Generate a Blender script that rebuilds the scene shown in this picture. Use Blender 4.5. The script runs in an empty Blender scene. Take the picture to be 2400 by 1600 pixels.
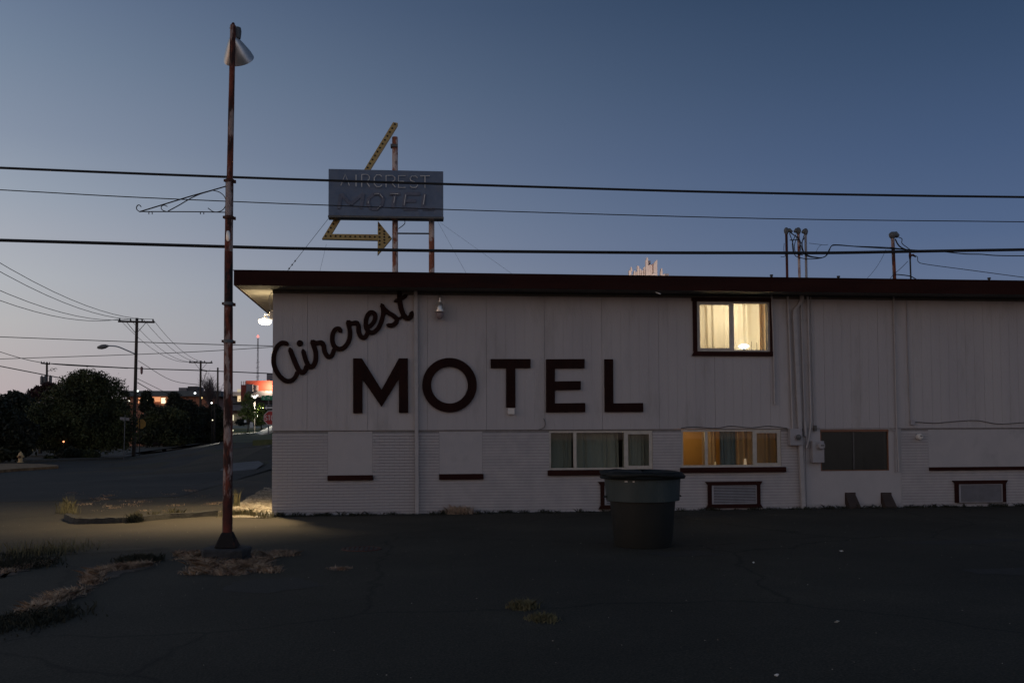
import bpy, math, random
import numpy as np
from mathutils import Matrix, Vector

scn = bpy.context.scene
COL = scn.collection
random.seed(7)
rng = np.random.default_rng(7)
PI = math.pi

# ------------------------------------------------------------------ camera
EYE = 1.6
F, CX, CY = 2200.0, 1200.0, 932.0          # focal length and principal point of the photograph (2400 x 1600)
PITCH, YAW, ROLL = math.radians(2.3), math.radians(6.05), math.radians(-0.27)
R3 = (Matrix.Rotation(-YAW, 3, 'Z') @ Matrix.Rotation(PI / 2 + PITCH, 3, 'X') @ Matrix.Rotation(ROLL, 3, 'Z'))
cam_d = bpy.data.cameras.new('camera')
cam = bpy.data.objects.new('camera', cam_d)
COL.objects.link(cam)
cam.matrix_world = Matrix.Translation((0, 0, EYE)) @ R3.to_4x4()
cam_d.sensor_width = 36.0
cam_d.lens = F / 2400 * 36
cam_d.shift_y = (CY - 800) / 2400
cam_d.clip_end = 6000
cam_d.clip_start = 0.05
scn.camera = cam

# ------------------------------------------------------------------ view
scn.view_settings.view_transform = 'Standard'
scn.view_settings.look = 'None'
scn.view_settings.gamma = 1
scn.view_settings.exposure = 0.0
scn.view_settings.use_curve_mapping = False
scn.cycles.use_denoising = True
scn.cycles.max_bounces = 8
scn.cycles.transparent_max_bounces = 12
scn.cycles.sample_clamp_indirect = 4.0


def lin(h):
    h = h.lstrip('#')
    v = [int(h[i:i + 2], 16) / 255 for i in (0, 2, 4)]
    return tuple(c / 12.92 if c <= .04045 else ((c + .055) / 1.055) ** 2.4 for c in v) + (1.0,)


# ------------------------------------------------------------------ dusk sky
world = bpy.data.worlds.new('World')
scn.world = world
world.use_nodes = True
wn, wl = world.node_tree.nodes, world.node_tree.links
wn.clear()


def ramp(nodes, stops, interp='LINEAR'):
    r = nodes.new('ShaderNodeValToRGB')
    r.color_ramp.interpolation = interp
    e = r.color_ramp.elements
    while len(e) > 1:
        e.remove(e[-1])
    e[0].position, e[0].color = stops[0][0], stops[0][1]
    for p, c in stops[1:]:
        n = e.new(p)
        n.color = c
    return r


tc = wn.new('ShaderNodeTexCoord')
sep = wn.new('ShaderNodeSeparateXYZ')
wl.new(tc.outputs['Generated'], sep.inputs[0])
GLOW = Vector((math.sin(math.radians(-120)), math.cos(math.radians(-120)), 0))
hor = wn.new('ShaderNodeVectorMath'); hor.operation = 'MULTIPLY'
hor.inputs[1].default_value = (1, 1, 0)
wl.new(tc.outputs['Generated'], hor.inputs[0])
nrm = wn.new('ShaderNodeVectorMath'); nrm.operation = 'NORMALIZE'
wl.new(hor.outputs[0], nrm.inputs[0])
dot = wn.new('ShaderNodeVectorMath'); dot.operation = 'DOT_PRODUCT'
dot.inputs[1].default_value = GLOW
wl.new(nrm.outputs[0], dot.inputs[0])
ZEN = lin('#273445')
dark = ramp(wn, [(0, lin('#83889a')), (.1, lin('#6a7791')), (.19, lin('#516485')), (.27, lin('#445879')), (.35, lin('#384c6a')),
                 (.42, lin('#2d415d')), (.7, lin('#26384f')), (1, ZEN)])
brt = ramp(wn, [(0, lin('#b9a6a8')), (.06, lin('#b8aeae')), (.11, lin('#b8b6b6')), (.15, lin('#b2b5ba')), (.19, lin('#a7acb6')), (.23, lin('#99a3b1')), (.28, lin('#8793a6')),
                (.35, lin('#75859b')), (.42, lin('#62738e')), (.7, lin('#394c64')), (1, ZEN)])
glo = ramp(wn, [(0, lin('#eab893')), (.08, lin('#dcb8a2')), (.18, lin('#c2b6b0')), (.3, lin('#9ca5b0')), (.5, lin('#62748a')), (1, ZEN)])
for r in (dark, brt, glo):
    wl.new(sep.outputs['Z'], r.inputs[0])
m1 = wn.new('ShaderNodeMapRange'); m1.inputs['From Min'].default_value = -0.92; m1.inputs['From Max'].default_value = -0.10
wl.new(dot.outputs['Value'], m1.inputs['Value'])
m2 = wn.new('ShaderNodeMapRange'); m2.inputs['From Min'].default_value = -0.10; m2.inputs['From Max'].default_value = 1.0
m2.interpolation_type = 'SMOOTHSTEP'
wl.new(dot.outputs['Value'], m2.inputs['Value'])
mixa = wn.new('ShaderNodeMix'); mixa.data_type = 'RGBA'
pw = wn.new('ShaderNodeMath'); pw.operation = 'POWER'; pw.inputs[1].default_value = 1.45
wl.new(m1.outputs[0], pw.inputs[0])
wl.new(pw.outputs[0], mixa.inputs[0]); wl.new(dark.outputs[0], mixa.inputs[6]); wl.new(brt.outputs[0], mixa.inputs[7])
mixb = wn.new('ShaderNodeMix'); mixb.data_type = 'RGBA'
wl.new(m2.outputs[0], mixb.inputs[0]); wl.new(mixa.outputs[2], mixb.inputs[6]); wl.new(glo.outputs[0], mixb.inputs[7])
bg = wn.new('ShaderNodeBackground'); bg.inputs['Strength'].default_value = 1.0
wo = wn.new('ShaderNodeOutputWorld')
wl.new(mixb.outputs[2], bg.inputs['Color']); wl.new(bg.outputs[0], wo.inputs['Surface'])

# last afterglow from the west, very soft
sl = bpy.data.lights.new('afterglow_sun', 'SUN')
sl.energy = 0.10
sl.angle = math.radians(25)
sl.color = (1.0, .72, .55)
so = bpy.data.objects.new('afterglow_sun', sl)
COL.objects.link(so)
sdir = Vector((math.sin(math.radians(-120)) * .98, math.cos(math.radians(-120)) * .98, .16))
so.rotation_euler = sdir.to_track_quat('Z', 'Y').to_euler()
so.location = (-20, -10, 20)


# ------------------------------------------------------------------ photograph -> place
def ray(px, py):
    return R3 @ Vector(((px - CX) / F, -(py - CY) / F, -1.0))


ORG = Vector((0, 0, EYE))


def G(px, py, z=0.0):
    d = ray(px, py)
    return ORG + d * ((z - EYE) / d.z)


def P(px, py, depth):
    return ORG + ray(px, py) * depth


def V(px, py, y):
    d = ray(px, py)
    return ORG + d * (y / d.y)


corner = G(637, 1209)
XC, YW = corner.x, corner.y


def W(px, py, off=0.0):
    return V(px, py, YW - off)


def smooth(a, b, v):
    t = min(1, max(0, (v - a) / (b - a)))
    return t * t * (3 - 2 * t)


def H(x, y):
    if y < 30:
        return 0.0
    return 1.2 * smooth(34, 58, y) * smooth(-.27, -.18, x / y) * (1 - smooth(-.12, -.02, x / y))


def down_px(px, depth):
    p = P(px, 1000, depth)
    return Vector((p.x, p.y, H(p.x, p.y)))


# ------------------------------------------------------------------ materials
def newmat(name):
    m = bpy.data.materials.new(name)
    m.use_nodes = True
    return m, m.node_tree.nodes, m.node_tree.links, m.node_tree.nodes['Principled BSDF']


def mat(name, c1, c2=None, scale=6, rough=.7, bump=0.0, bscale=60, metal=0.0, spec=.5, lo=.35, hi=.65, detail=6, stretch=None, c3=None, s3=2.0, t3=(.55, .7)):
    m, n, l, b = newmat(name)
    b.inputs['Roughness'].default_value = rough
    b.inputs['Metallic'].default_value = metal
    b.inputs['Specular IOR Level'].default_value = spec
    t = n.new('ShaderNodeTexCoord')
    mp = n.new('ShaderNodeMapping')
    l.new(t.outputs['Object'], mp.inputs[0])
    if stretch:
        mp.inputs['Scale'].default_value = stretch
    c1 = tuple(c1[:3]) + (1,)
    out = None
    if c2 is not None:
        c2 = tuple(c2[:3]) + (1,)
        nz = n.new('ShaderNodeTexNoise'); nz.inputs['Scale'].default_value = scale; nz.inputs['Detail'].default_value = detail
        nz.inputs['Roughness'].default_value = .6
        l.new(mp.outputs[0], nz.inputs['Vector'])
        r = ramp(n, [(lo, c1), (hi, c2)])
        l.new(nz.outputs[0], r.inputs[0])
        out = r.outputs[0]
        if c3 is not None:
            n3 = n.new('ShaderNodeTexNoise'); n3.inputs['Scale'].default_value = s3; n3.inputs['Detail'].default_value = 8
            n3.inputs['Roughness'].default_value = .65
            l.new(mp.outputs[0], n3.inputs['Vector'])
            r3 = ramp(n, [(t3[0], (0, 0, 0, 1)), (t3[1], (1, 1, 1, 1))])
            l.new(n3.outputs[0], r3.inputs[0])
            mx = n.new('ShaderNodeMix'); mx.data_type = 'RGBA'
            l.new(r3.outputs[0], mx.inputs[0]); l.new(out, mx.inputs[6]); mx.inputs[7].default_value = tuple(c3[:3]) + (1,)
            out = mx.outputs[2]
        l.new(out, b.inputs['Base Color'])
    else:
        b.inputs['Base Color'].default_value = c1
    if bump:
        nb = n.new('ShaderNodeTexNoise'); nb.inputs['Scale'].default_value = bscale; nb.inputs['Detail'].default_value = 5
        l.new(mp.outputs[0], nb.inputs['Vector'])
        bp = n.new('ShaderNodeBump'); bp.inputs['Strength'].default_value = bump; bp.inputs['Distance'].default_value = .02
        l.new(nb.outputs[0], bp.inputs['Height']); l.new(bp.outputs[0], b.inputs['Normal'])
    return m


def emat(name, color, strength):
    m, n, l, b = newmat(name)
    n.remove(b)
    e = n.new('ShaderNodeEmission')
    e.inputs[0].default_value = tuple(color[:3]) + (1,)
    e.inputs[1].default_value = strength
    l.new(e.outputs[0], n['Material Output'].inputs[0])
    return m


def glassmat(name, tint=(.8, .85, .85), refl=.10, rough=.02):
    m, n, l, b = newmat(name)
    n.remove(b)
    t = n.new('ShaderNodeBsdfTransparent'); t.inputs[0].default_value = tint + (1,)
    g = n.new('ShaderNodeBsdfGlossy'); g.inputs['Roughness'].default_value = rough; g.inputs[0].default_value = (.9, .9, .9, 1)
    mx = n.new('ShaderNodeMixShader')
    fr = n.new('ShaderNodeFresnel'); fr.inputs[0].default_value = 1.5
    ad = n.new('ShaderNodeMath'); ad.operation = 'ADD'; ad.inputs[1].default_value = refl; ad.use_clamp = True
    sc_ = n.new('ShaderNodeMath'); sc_.operation = 'MULTIPLY'; sc_.inputs[1].default_value = .35
    l.new(fr.outputs[0], sc_.inputs[0]); l.new(sc_.outputs[0], ad.inputs[0]); l.new(ad.outputs[0], mx.inputs[0])
    l.new(t.outputs[0], mx.inputs[1]); l.new(g.outputs[0], mx.inputs[2])
    l.new(mx.outputs[0], n['Material Output'].inputs[0])
    return m


def clothmat(name, c, trans=.6):
    m, n, l, b = newmat(name)
    n.remove(b)
    d = n.new('ShaderNodeBsdfDiffuse'); d.inputs[0].default_value = tuple(c[:3]) + (1,)
    t = n.new('ShaderNodeBsdfTranslucent'); t.inputs[0].default_value = tuple(c[:3]) + (1,)
    mx = n.new('ShaderNodeMixShader'); mx.inputs[0].default_value = trans
    l.new(d.outputs[0], mx.inputs[1]); l.new(t.outputs[0], mx.inputs[2])
    l.new(mx.outputs[0], n['Material Output'].inputs[0])
    return m


WALLC = (.40, .375, .395)
M = {}
M['siding'] = mat('painted_siding', (.42, .395, .41), (.465, .435, .44), scale=1.2, rough=.75, bump=.25, bscale=40, stretch=(1, 1, .25),
                  c3=(.29, .265, .255), s3=1.5, t3=(.54, .82))
M['brickp'] = mat('painted_brick', (.40, .38, .40), (.48, .45, .46), scale=3.0, rough=.7, bump=.5, bscale=90)
M['mortar'] = mat('painted_mortar', (.20, .19, .195), (.25, .235, .24), scale=8, rough=.85)
M['plaster'] = mat('painted_board', (.41, .39, .405), (.45, .425, .435), scale=2.5, rough=.75, bump=.3, bscale=30,
                   c3=(.30, .29, .30), s3=1.2, t3=(.55, .75))
M['pipe'] = mat('painted_metal_pipe', (.42, .40, .41), (.36, .34, .345), scale=5, rough=.55, bump=.1, c3=(.25, .2, .18), s3=6, t3=(.66, .74))
M['maroon'] = mat('maroon_trim_paint', (.025, .007, .0055), (.036, .011, .008), scale=3, rough=.8, bump=.2, spec=.15, stretch=(.3, 1, 2),
                  c3=(.016, .008, .007), s3=1.2)
M['letter'] = mat('maroon_sign_paint', (.015, .005, .004), (.024, .008, .006), scale=3, rough=.8, bump=.2, spec=.15)
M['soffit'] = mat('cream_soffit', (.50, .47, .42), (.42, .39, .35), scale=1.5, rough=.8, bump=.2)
M['sofd'] = mat('shade_painted_soffit', (.12, .11, .10), (.09, .085, .08), scale=1.5, rough=.8, bump=.2)  # darker soffit copy; shade under the front eave put into the colour
M['roof'] = mat('roof_felt', (.05, .05, .05), (.07, .07, .07), scale=2, rough=.95)
M['winframe'] = mat('grey_window_frame', (.52, .48, .43), (.42, .39, .35), scale=9, rough=.5, metal=.2)
M['glass'] = glassmat('window_glass', refl=.0)
M['darkglass'] = glassmat('dirty_dark_glass', tint=(.55, .58, .56), refl=.02, rough=.3)
M['orangewood'] = mat('bare_orange_wood', (.22, .09, .045), (.16, .075, .045), scale=8, rough=.7, stretch=(1, 1, 5))
M['curtain_warm'] = clothmat('cream_curtain_cloth', (.80, .72, .60), .62)
M['curtain_teal'] = clothmat('teal_curtain_cloth', (.55, .50, .42), .12)
M['curtain_blue'] = clothmat('blue_curtain_cloth', (.30, .33, .34), .1)
M['curtain_tan'] = clothmat('tan_curtain_cloth', (.66, .50, .34), .5)
M['room_warm'] = mat('cream_room_wall', (.7, .62, .5), (.65, .57, .46), scale=2)
M['room_orange'] = mat('ochre_room_wall', (.62, .38, .14), (.52, .31, .12), scale=1.5)
M['room_dark'] = mat('dark_room_wall', (.05, .055, .05), (.11, .12, .11), scale=2)
M['rust'] = mat('rusted_maroon_paint', (.21, .048, .024), (.04, .014, .010), scale=9, rough=.8, bump=.9, bscale=50, stretch=(1, 1, .3), lo=.42, hi=.56,
                c3=(.40, .30, .27), s3=7, t3=(.51, .58))
M['rustlow'] = mat('dark_rusted_paint', (.15, .028, .016), (.03, .011, .009), scale=7, rough=.8, bump=.8, bscale=50, stretch=(1, 1, .5),
                   c3=(.008, .007, .007), s3=2.6, t3=(.5, .54))
M['rustpale'] = mat('peeling_pale_paint', (.42, .36, .36), (.34, .24, .21), scale=5, rough=.75, bump=.8, bscale=50, stretch=(1, 1, .4),
                    c3=(.07, .022, .015), s3=5, t3=(.50, .56))
M['rustband'] = mat('brown_rust', (.06, .025, .02), (.11, .045, .03), scale=14, rough=.85, bump=.6)
M['signpole'] = mat('rusted_white_steel', (.62, .50, .46), (.30, .10, .055), scale=6.0, rough=.75, bump=.5, bscale=50, stretch=(1, 1, .45),
                    lo=.46, hi=.53, c3=(.08, .03, .022), s3=5, t3=(.56, .62))
M['galv'] = mat('galvanised_steel', (.78, .74, .70), (.6, .58, .56), scale=6, rough=.3, metal=.65)
M['galvdark'] = mat('dull_galvanised', (.16, .17, .18), (.11, .115, .12), scale=8, rough=.6, metal=.3)
M['wireblack'] = mat('black_cable', (.012, .013, .016), (.02, .02, .022), scale=30, rough=.6)
M['iron'] = mat('wrought_iron', (.02, .02, .024), (.04, .028, .025), scale=20, rough=.7)
M['signblue'] = mat('faded_blue_sign', (.105, .15, .235), (.15, .195, .28), scale=3, rough=.7, bump=.2,
                    c3=(.17, .19, .235), s3=5, t3=(.5, .8))
M['signdirt'] = mat('peeled_sign_paint', (.12, .14, .20), (.17, .185, .24), scale=14, rough=.85)
M['neon'] = mat('dirty_glass_tube', (.8, .8, .78), (.5, .5, .5), scale=9, rough=.4)
M['arrow'] = mat('yellow_arrow_paint', (.50, .37, .14), (.42, .30, .12), scale=4, rough=.6, bump=.1, c3=(.25, .15, .05), s3=6, t3=(.6, .75))
M['arrowside'] = mat('dark_arrow_edge', (.05, .04, .03), (.08, .06, .04), scale=5)
M['socket'] = mat('dark_bulb_socket', (.02, .015, .012))
M['binup'] = mat('grey_green_bin_plastic', (.027, .043, .044), (.038, .056, .058), scale=4, rough=.45, bump=.25, c3=(.09, .10, .09), s3=5, t3=(.58, .75), stretch=(1, 1, .25))
M['binlow'] = mat('dark_bin_plastic', (.005, .006, .0045), (.008, .009, .007), scale=4, rough=.6, bump=.15)
M['binlid'] = mat('black_bin_lid', (.006, .008, .008), (.010, .012, .012), scale=5, rough=.6, spec=.3)
M['metergrey'] = mat('grey_meter_box', (.36, .35, .38), (.30, .29, .31), scale=6, rough=.55)
M['meterdark'] = mat('meter_dark', (.05, .05, .055), (.08, .08, .08), scale=10, rough=.3)
M['concrete'] = mat('old_concrete', (.11, .10, .085), (.065, .06, .05), scale=6, rough=.9, bump=.8, bscale=30)
M['plinth'] = mat('dark_concrete_plinth', (.028, .03, .033), (.05, .05, .053), scale=7, rough=.95, bump=1.0, bscale=18)
M['kerb'] = mat('worn_kerb', (.05, .046, .04), (.03, .028, .025), scale=5, rough=.9, bump=1.0, bscale=25)
M['wood_pole'] = mat('creosote_pole_wood', (.045, .033, .028), (.07, .055, .045), scale=6, rough=.9, bump=.5, stretch=(6, 6, .4))
M['hydrant'] = mat('warm_lit_hydrant_paint', (.62, .45, .22), (.5, .35, .17), scale=9, rough=.5)  # yellow paint, warm lamplight on the hydrant put into its colour
M['leaf'] = mat('dark_green_leaves', (.012, .018, .006), (.062, .073, .022), scale=.55, rough=.7, detail=3, lo=.4, hi=.6)
M['leaf2'] = mat('olive_leaves', (.012, .018, .007), (.075, .083, .028), scale=.6, rough=.7, detail=3, lo=.4, hi=.6)
M['leaf3'] = mat('black_green_leaves', (.008, .011, .006), (.022, .028, .012), scale=.6, rough=.7, detail=3)
M['leaf4'] = mat('fresh_green_leaves', (.07, .11, .025), (.12, .17, .04), scale=.8, rough=.6)
M['leafred'] = mat('purple_leaves', (.03, .013, .014), (.05, .02, .02), scale=.8, rough=.7)
M['twig'] = mat('bare_twigs', (.09, .07, .075), (.12, .095, .1), scale=3, rough=.9)
M['bark'] = mat('dark_bark', (.03, .024, .02), (.05, .04, .033), scale=8, rough=.95)
M['straw'] = mat('dry_straw', (.66, .50, .36), (.22, .14, .10), scale=5, rough=.9)
M['weed'] = mat('yellow_green_weeds', (.20, .175, .085), (.10, .09, .045), scale=6, rough=.8)
M['darkweed'] = mat('dark_weeds', (.018, .02, .012), (.032, .034, .02), scale=8, rough=.8)
M['stone'] = mat('pale_gravel_stones', (.52, .46, .36), (.26, .21, .15), scale=4, rough=.9, lo=.4, hi=.6)
M['litterw'] = mat('white_litter', (.7, .7, .68))
M['whitep'] = mat('white_paint', (.78, .75, .72), (.68, .64, .61), scale=3, rough=.6)
M['redp'] = mat('brick_red_cladding', (.42, .07, .04), (.33, .055, .033), scale=2, rough=.6)
M['maroonp'] = mat('deep_red_cladding', (.26, .035, .022), (.20, .03, .02), scale=.6, rough=.6)
M['greyc'] = mat('grey_cladding', (.22, .22, .25), (.17, .17, .19), scale=.8, rough=.8)
M['greyroof'] = mat('grey_green_roof', (.12, .14, .15), (.10, .12, .13), scale=1.0, rough=.8)
M['stopred'] = mat('red_sign_face', (.42, .02, .025), (.34, .018, .02), scale=3, rough=.4)
M['signwhite'] = mat('white_sign_letter', (.75, .75, .75))
M['signgreen'] = mat('green_street_sign', (.01, .28, .14), (.012, .24, .12), scale=3, rough=.4)
M['signblack'] = mat('black_sign_face', (.015, .015, .016))
M['signback'] = mat('orange_lit_sign_back', (.55, .30, .07), (.45, .25, .06), scale=3, rough=.6)  # sign back; orange light falling on it put into the colour
M['yellowpost'] = mat('yellow_post_paint', (.5, .36, .14))
M['mast'] = mat('mast_steel', (.25, .24, .27))
M['lawn'] = mat('lit_lawn', (.09, .12, .03), (.17, .18, .06), scale=.8, rough=.95, bump=.6, bscale=5)
M['paleconc'] = mat('pale_concrete_drive', (.6, .57, .48), (.5, .47, .4), scale=2, rough=.9)


def asphalt(name, a, b, c, crack=.35, dust_and_pool=None):
    m, n, l, bs = newmat(name)
    bs.inputs['Roughness'].default_value = .88
    bs.inputs['Specular IOR Level'].default_value = .25
    t = n.new('ShaderNodeTexCoord')
    n1 = n.new('ShaderNodeTexNoise'); n1.inputs['Scale'].default_value = .35; n1.inputs['Detail'].default_value = 8; n1.inputs['Roughness'].default_value = .62
    l.new(t.outputs['Object'], n1.inputs['Vector'])
    r1 = ramp(n, [(.35, a + (1,)), (.55, b + (1,)), (.68, c + (1,))])
    l.new(n1.outputs[0], r1.inputs[0])
    n2 = n.new('ShaderNodeTexNoise'); n2.inputs['Scale'].default_value = 55; n2.inputs['Detail'].default_value = 3
    l.new(t.outputs['Object'], n2.inputs['Vector'])
    r2 = ramp(n, [(.3, (.55, .55, .55, 1)), (.62, (1.25, 1.25, 1.25, 1)), (.75, (2.2, 2.1, 2.0, 1))])
    l.new(n2.outputs[0], r2.inputs[0])
    mu = n.new('ShaderNodeMix'); mu.data_type = 'RGBA'; mu.blend_type = 'MULTIPLY'; mu.inputs[0].default_value = 1
    l.new(r1.outputs[0], mu.inputs[6]); l.new(r2.outputs[0], mu.inputs[7])
    # cracks
    nw = n.new('ShaderNodeTexNoise'); nw.inputs['Scale'].default_value = 1.3; nw.inputs['Detail'].default_value = 4
    l.new(t.outputs['Object'], nw.inputs['Vector'])
    ws = n.new('ShaderNodeMix'); ws.data_type = 'VECTOR'; ws.inputs[0].default_value = .35
    l.new(t.outputs['Object'], ws.inputs[4]); l.new(nw.outputs['Color'], ws.inputs[5])
    vo = n.new('ShaderNodeTexVoronoi'); vo.feature = 'DISTANCE_TO_EDGE'; vo.inputs['Scale'].default_value = crack
    l.new(ws.outputs[1], vo.inputs['Vector'])
    r3 = ramp(n, [(0, (.55, .55, .55, 1)), (.008, (1, 1, 1, 1))])
    l.new(vo.outputs['Distance'], r3.inputs[0])
    mu2 = n.new('ShaderNodeMix'); mu2.data_type = 'RGBA'; mu2.blend_type = 'MULTIPLY'; mu2.inputs[0].default_value = 1
    l.new(mu.outputs[2], mu2.inputs[6]); l.new(r3.outputs[0], mu2.inputs[7])
    out = mu2.outputs[2]
    if dust_and_pool:
        # sand on the asphalt, with the lamp pool's brightness put into the colour
        col, cx, cy, rx, ry = dust_and_pool
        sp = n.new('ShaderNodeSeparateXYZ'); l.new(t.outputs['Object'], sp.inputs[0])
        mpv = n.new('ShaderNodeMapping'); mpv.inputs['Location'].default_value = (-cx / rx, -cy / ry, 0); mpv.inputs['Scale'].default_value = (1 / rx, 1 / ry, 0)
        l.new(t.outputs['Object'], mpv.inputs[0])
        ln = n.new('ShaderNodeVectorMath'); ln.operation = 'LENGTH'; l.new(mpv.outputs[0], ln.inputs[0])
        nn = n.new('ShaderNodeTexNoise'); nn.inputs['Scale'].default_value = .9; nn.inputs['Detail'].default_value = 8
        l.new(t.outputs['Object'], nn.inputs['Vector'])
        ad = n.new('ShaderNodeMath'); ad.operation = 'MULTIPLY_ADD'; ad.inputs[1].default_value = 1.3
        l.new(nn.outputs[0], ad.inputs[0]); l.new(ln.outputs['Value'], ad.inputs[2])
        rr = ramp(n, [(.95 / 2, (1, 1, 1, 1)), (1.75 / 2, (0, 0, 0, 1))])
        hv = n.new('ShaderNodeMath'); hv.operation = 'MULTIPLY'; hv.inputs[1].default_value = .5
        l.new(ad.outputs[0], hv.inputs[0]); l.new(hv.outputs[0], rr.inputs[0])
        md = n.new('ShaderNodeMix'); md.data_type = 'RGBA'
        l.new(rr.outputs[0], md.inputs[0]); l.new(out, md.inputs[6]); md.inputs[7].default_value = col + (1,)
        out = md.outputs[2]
    l.new(out, bs.inputs['Base Color'])
    bp = n.new('ShaderNodeBump'); bp.inputs['Strength'].default_value = .7; bp.inputs['Distance'].default_value = .01
    l.new(n2.outputs[0], bp.inputs['Height'])
    bp2 = n.new('ShaderNodeBump'); bp2.inputs['Strength'].default_value = .6; bp2.inputs['Distance'].default_value = .05
    l.new(n1.outputs[0], bp2.inputs['Height']); l.new(bp.outputs[0], bp2.inputs['Normal'])
    l.new(bp2.outputs[0], bs.inputs['Normal'])
    return m


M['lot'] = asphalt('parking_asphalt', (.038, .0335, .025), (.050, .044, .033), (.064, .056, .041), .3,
                   dust_and_pool=((.080, .066, .047), -3.4, 17.4, 3.8, 3.2))
M['road'] = asphalt('road_asphalt', (.036, .035, .033), (.048, .045, .040), (.064, .057, .047), .22)
M['ground'] = asphalt('dry_earth', (.045, .038, .026), (.07, .056, .038), (.04, .05, .022), .1)


# ------------------------------------------------------------------ mesh builder
class MB:
    def __init__(s):
        s.v, s.f = [], []

    def quad(s, a, b, c, d):
        i = len(s.v)
        s.v += [tuple(a), tuple(b), tuple(c), tuple(d)]
        s.f.append((i, i + 1, i + 2, i + 3))

    def box(s, x0, x1, y0, y1, z0, z1, skip=''):
        i = len(s.v)
        s.v += [(x0, y0, z0), (x1, y0, z0), (x1, y1, z0), (x0, y1, z0), (x0, y0, z1), (x1, y0, z1), (x1, y1, z1), (x0, y1, z1)]
        F_ = {'b': (3, 2, 1, 0), 't': (4, 5, 6, 7), 'f': (0, 1, 5, 4), 'r': (1, 2, 6, 5), 'k': (2, 3, 7, 6), 'l': (3, 0, 4, 7)}
        for k, q in F_.items():
            if k not in skip:
                s.f.append(tuple(i + j for j in q))
        return s

    def poly(s, pts, thick, yfront):
        """pts: (x, z) outline seen from the front; extruded backwards from yfront"""
        n = len(pts)
        i = len(s.v)
        s.v += [(x, yfront, z) for x, z in pts] + [(x, yfront + thick, z) for x, z in pts]
        s.f.append(tuple(range(i, i + n)))
        s.f.append(tuple(range(i + 2 * n - 1, i + n - 1, -1)))
        for k in range(n):
            k2 = (k + 1) % n
            s.f.append((i + k2, i + k, i + n + k, i + n + k2))
        return s

    def tube(s, pts, r, seg=8, caps=True, flat=None):
        pts = [Vector(p) for p in pts]
        n = len(pts)
        rs = r if isinstance(r, (list, tuple)) else [r] * n
        i0 = len(s.v)
        prev = None
        for k, p in enumerate(pts):
            if k == 0:
                t = pts[1] - pts[0]
            elif k == n - 1:
                t = pts[-1] - pts[-2]
            else:
                t = (pts[k + 1] - p).normalized() + (p - pts[k - 1]).normalized()
            if t.length < 1e-9:
                t = pts[k] - pts[k - 1]
            t.normalize()
            if flat is not None:
                a = Vector(flat)
                u = t.cross(a).normalized()
                w = a
            else:
                ref = prev if prev is not None else (Vector((0, 0, 1)) if abs(t.z) < .9 else Vector((1, 0, 0)))
                u = (ref - t * ref.dot(t)).normalized() if prev is not None else t.cross(ref).normalized()
                prev = u
                w = t.cross(u)
            for j in range(seg):
                an = 2 * PI * j / seg
                ca, sa = math.cos(an), math.sin(an)
                if flat is not None:
                    ca = math.copysign(abs(ca) ** .7, ca); sa = math.copysign(abs(sa) ** .35, sa) * .30
                q = p + u * (ca * rs[k]) + w * (sa * rs[k])
                s.v.append(tuple(q))
        for k in range(n - 1):
            for j in range(seg):
                a, b = i0 + k * seg + j, i0 + k * seg + (j + 1) % seg
                s.f.append((a, b, b + seg, a + seg))
        if caps:
            s.f.append(tuple(i0 + j for j in range(seg))[::-1])
            s.f.append(tuple(i0 + (n - 1) * seg + j for j in range(seg)))
        return s

    def lathe(s, prof, c=(0, 0, 0), seg=20, mtx=None):
        c = Vector(c)
        i0 = len(s.v)
        for r, z in prof:
            for j in range(seg):
                an = 2 * PI * j / seg
                q = Vector((r * math.cos(an), r * math.sin(an), z))
                if mtx is not None:
                    q = mtx @ q
                s.v.append(tuple(c + q))
        for k in range(len(prof) - 1):
            for j in range(seg):
                a, b = i0 + k * seg + j, i0 + k * seg + (j + 1) % seg
                s.f.append((a, b, b + seg, a + seg))
        if prof[0][0] > 1e-6:
            s.f.append(tuple(i0 + j for j in range(seg))[::-1])
        if prof[-1][0] > 1e-6:
            s.f.append(tuple(i0 + (len(prof) - 1) * seg + j for j in range(seg)))
        return s

    def build(s, name, m, parent=None, smooth_=False, kind=None, label=None, bevel=0.0):
        off = Vector((0, 0, 0)) if parent is None else world_loc(parent)
        me = bpy.data.meshes.new(name)
        me.from_pydata([(a - off.x, b - off.y, c - off.z) for a, b, c in s.v], [], s.f)
        me.materials.append(m)
        if smooth_:
            me.polygons.foreach_set('use_smooth', [True] * len(me.polygons))
        me.update()
        o = bpy.data.objects.new(name, me)
        COL.objects.link(o)
        if parent is not None:
            o.parent = parent
        if kind:
            o['kind'] = kind
        if label:
            o['label'] = label
        if bevel:
            b = o.modifiers.new('edge', 'BEVEL'); b.width = bevel; b.segments = 2; b.limit_method = 'ANGLE'
        if smooth_:
            md = o.modifiers.new('ns', 'EDGE_SPLIT'); md.split_angle = math.radians(40)
        return o


def world_loc(o):
    p = Vector((0, 0, 0))
    while o is not None:
        p = p + o.location
        o = o.parent
    return p


def thing(name, label, cat, loc, group=None):
    o = bpy.data.objects.new(name, None)
    o.empty_display_size = .2
    COL.objects.link(o)
    o.location = loc
    o['label'] = label
    o['category'] = cat
    if group:
        o['group'] = group
    return o


def tag(o, label, cat, group=None):
    o['label'] = label
    o['category'] = cat
    if group:
        o['group'] = group
    return o


def structure(o):
    o['kind'] = 'structure'
    return o


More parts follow.
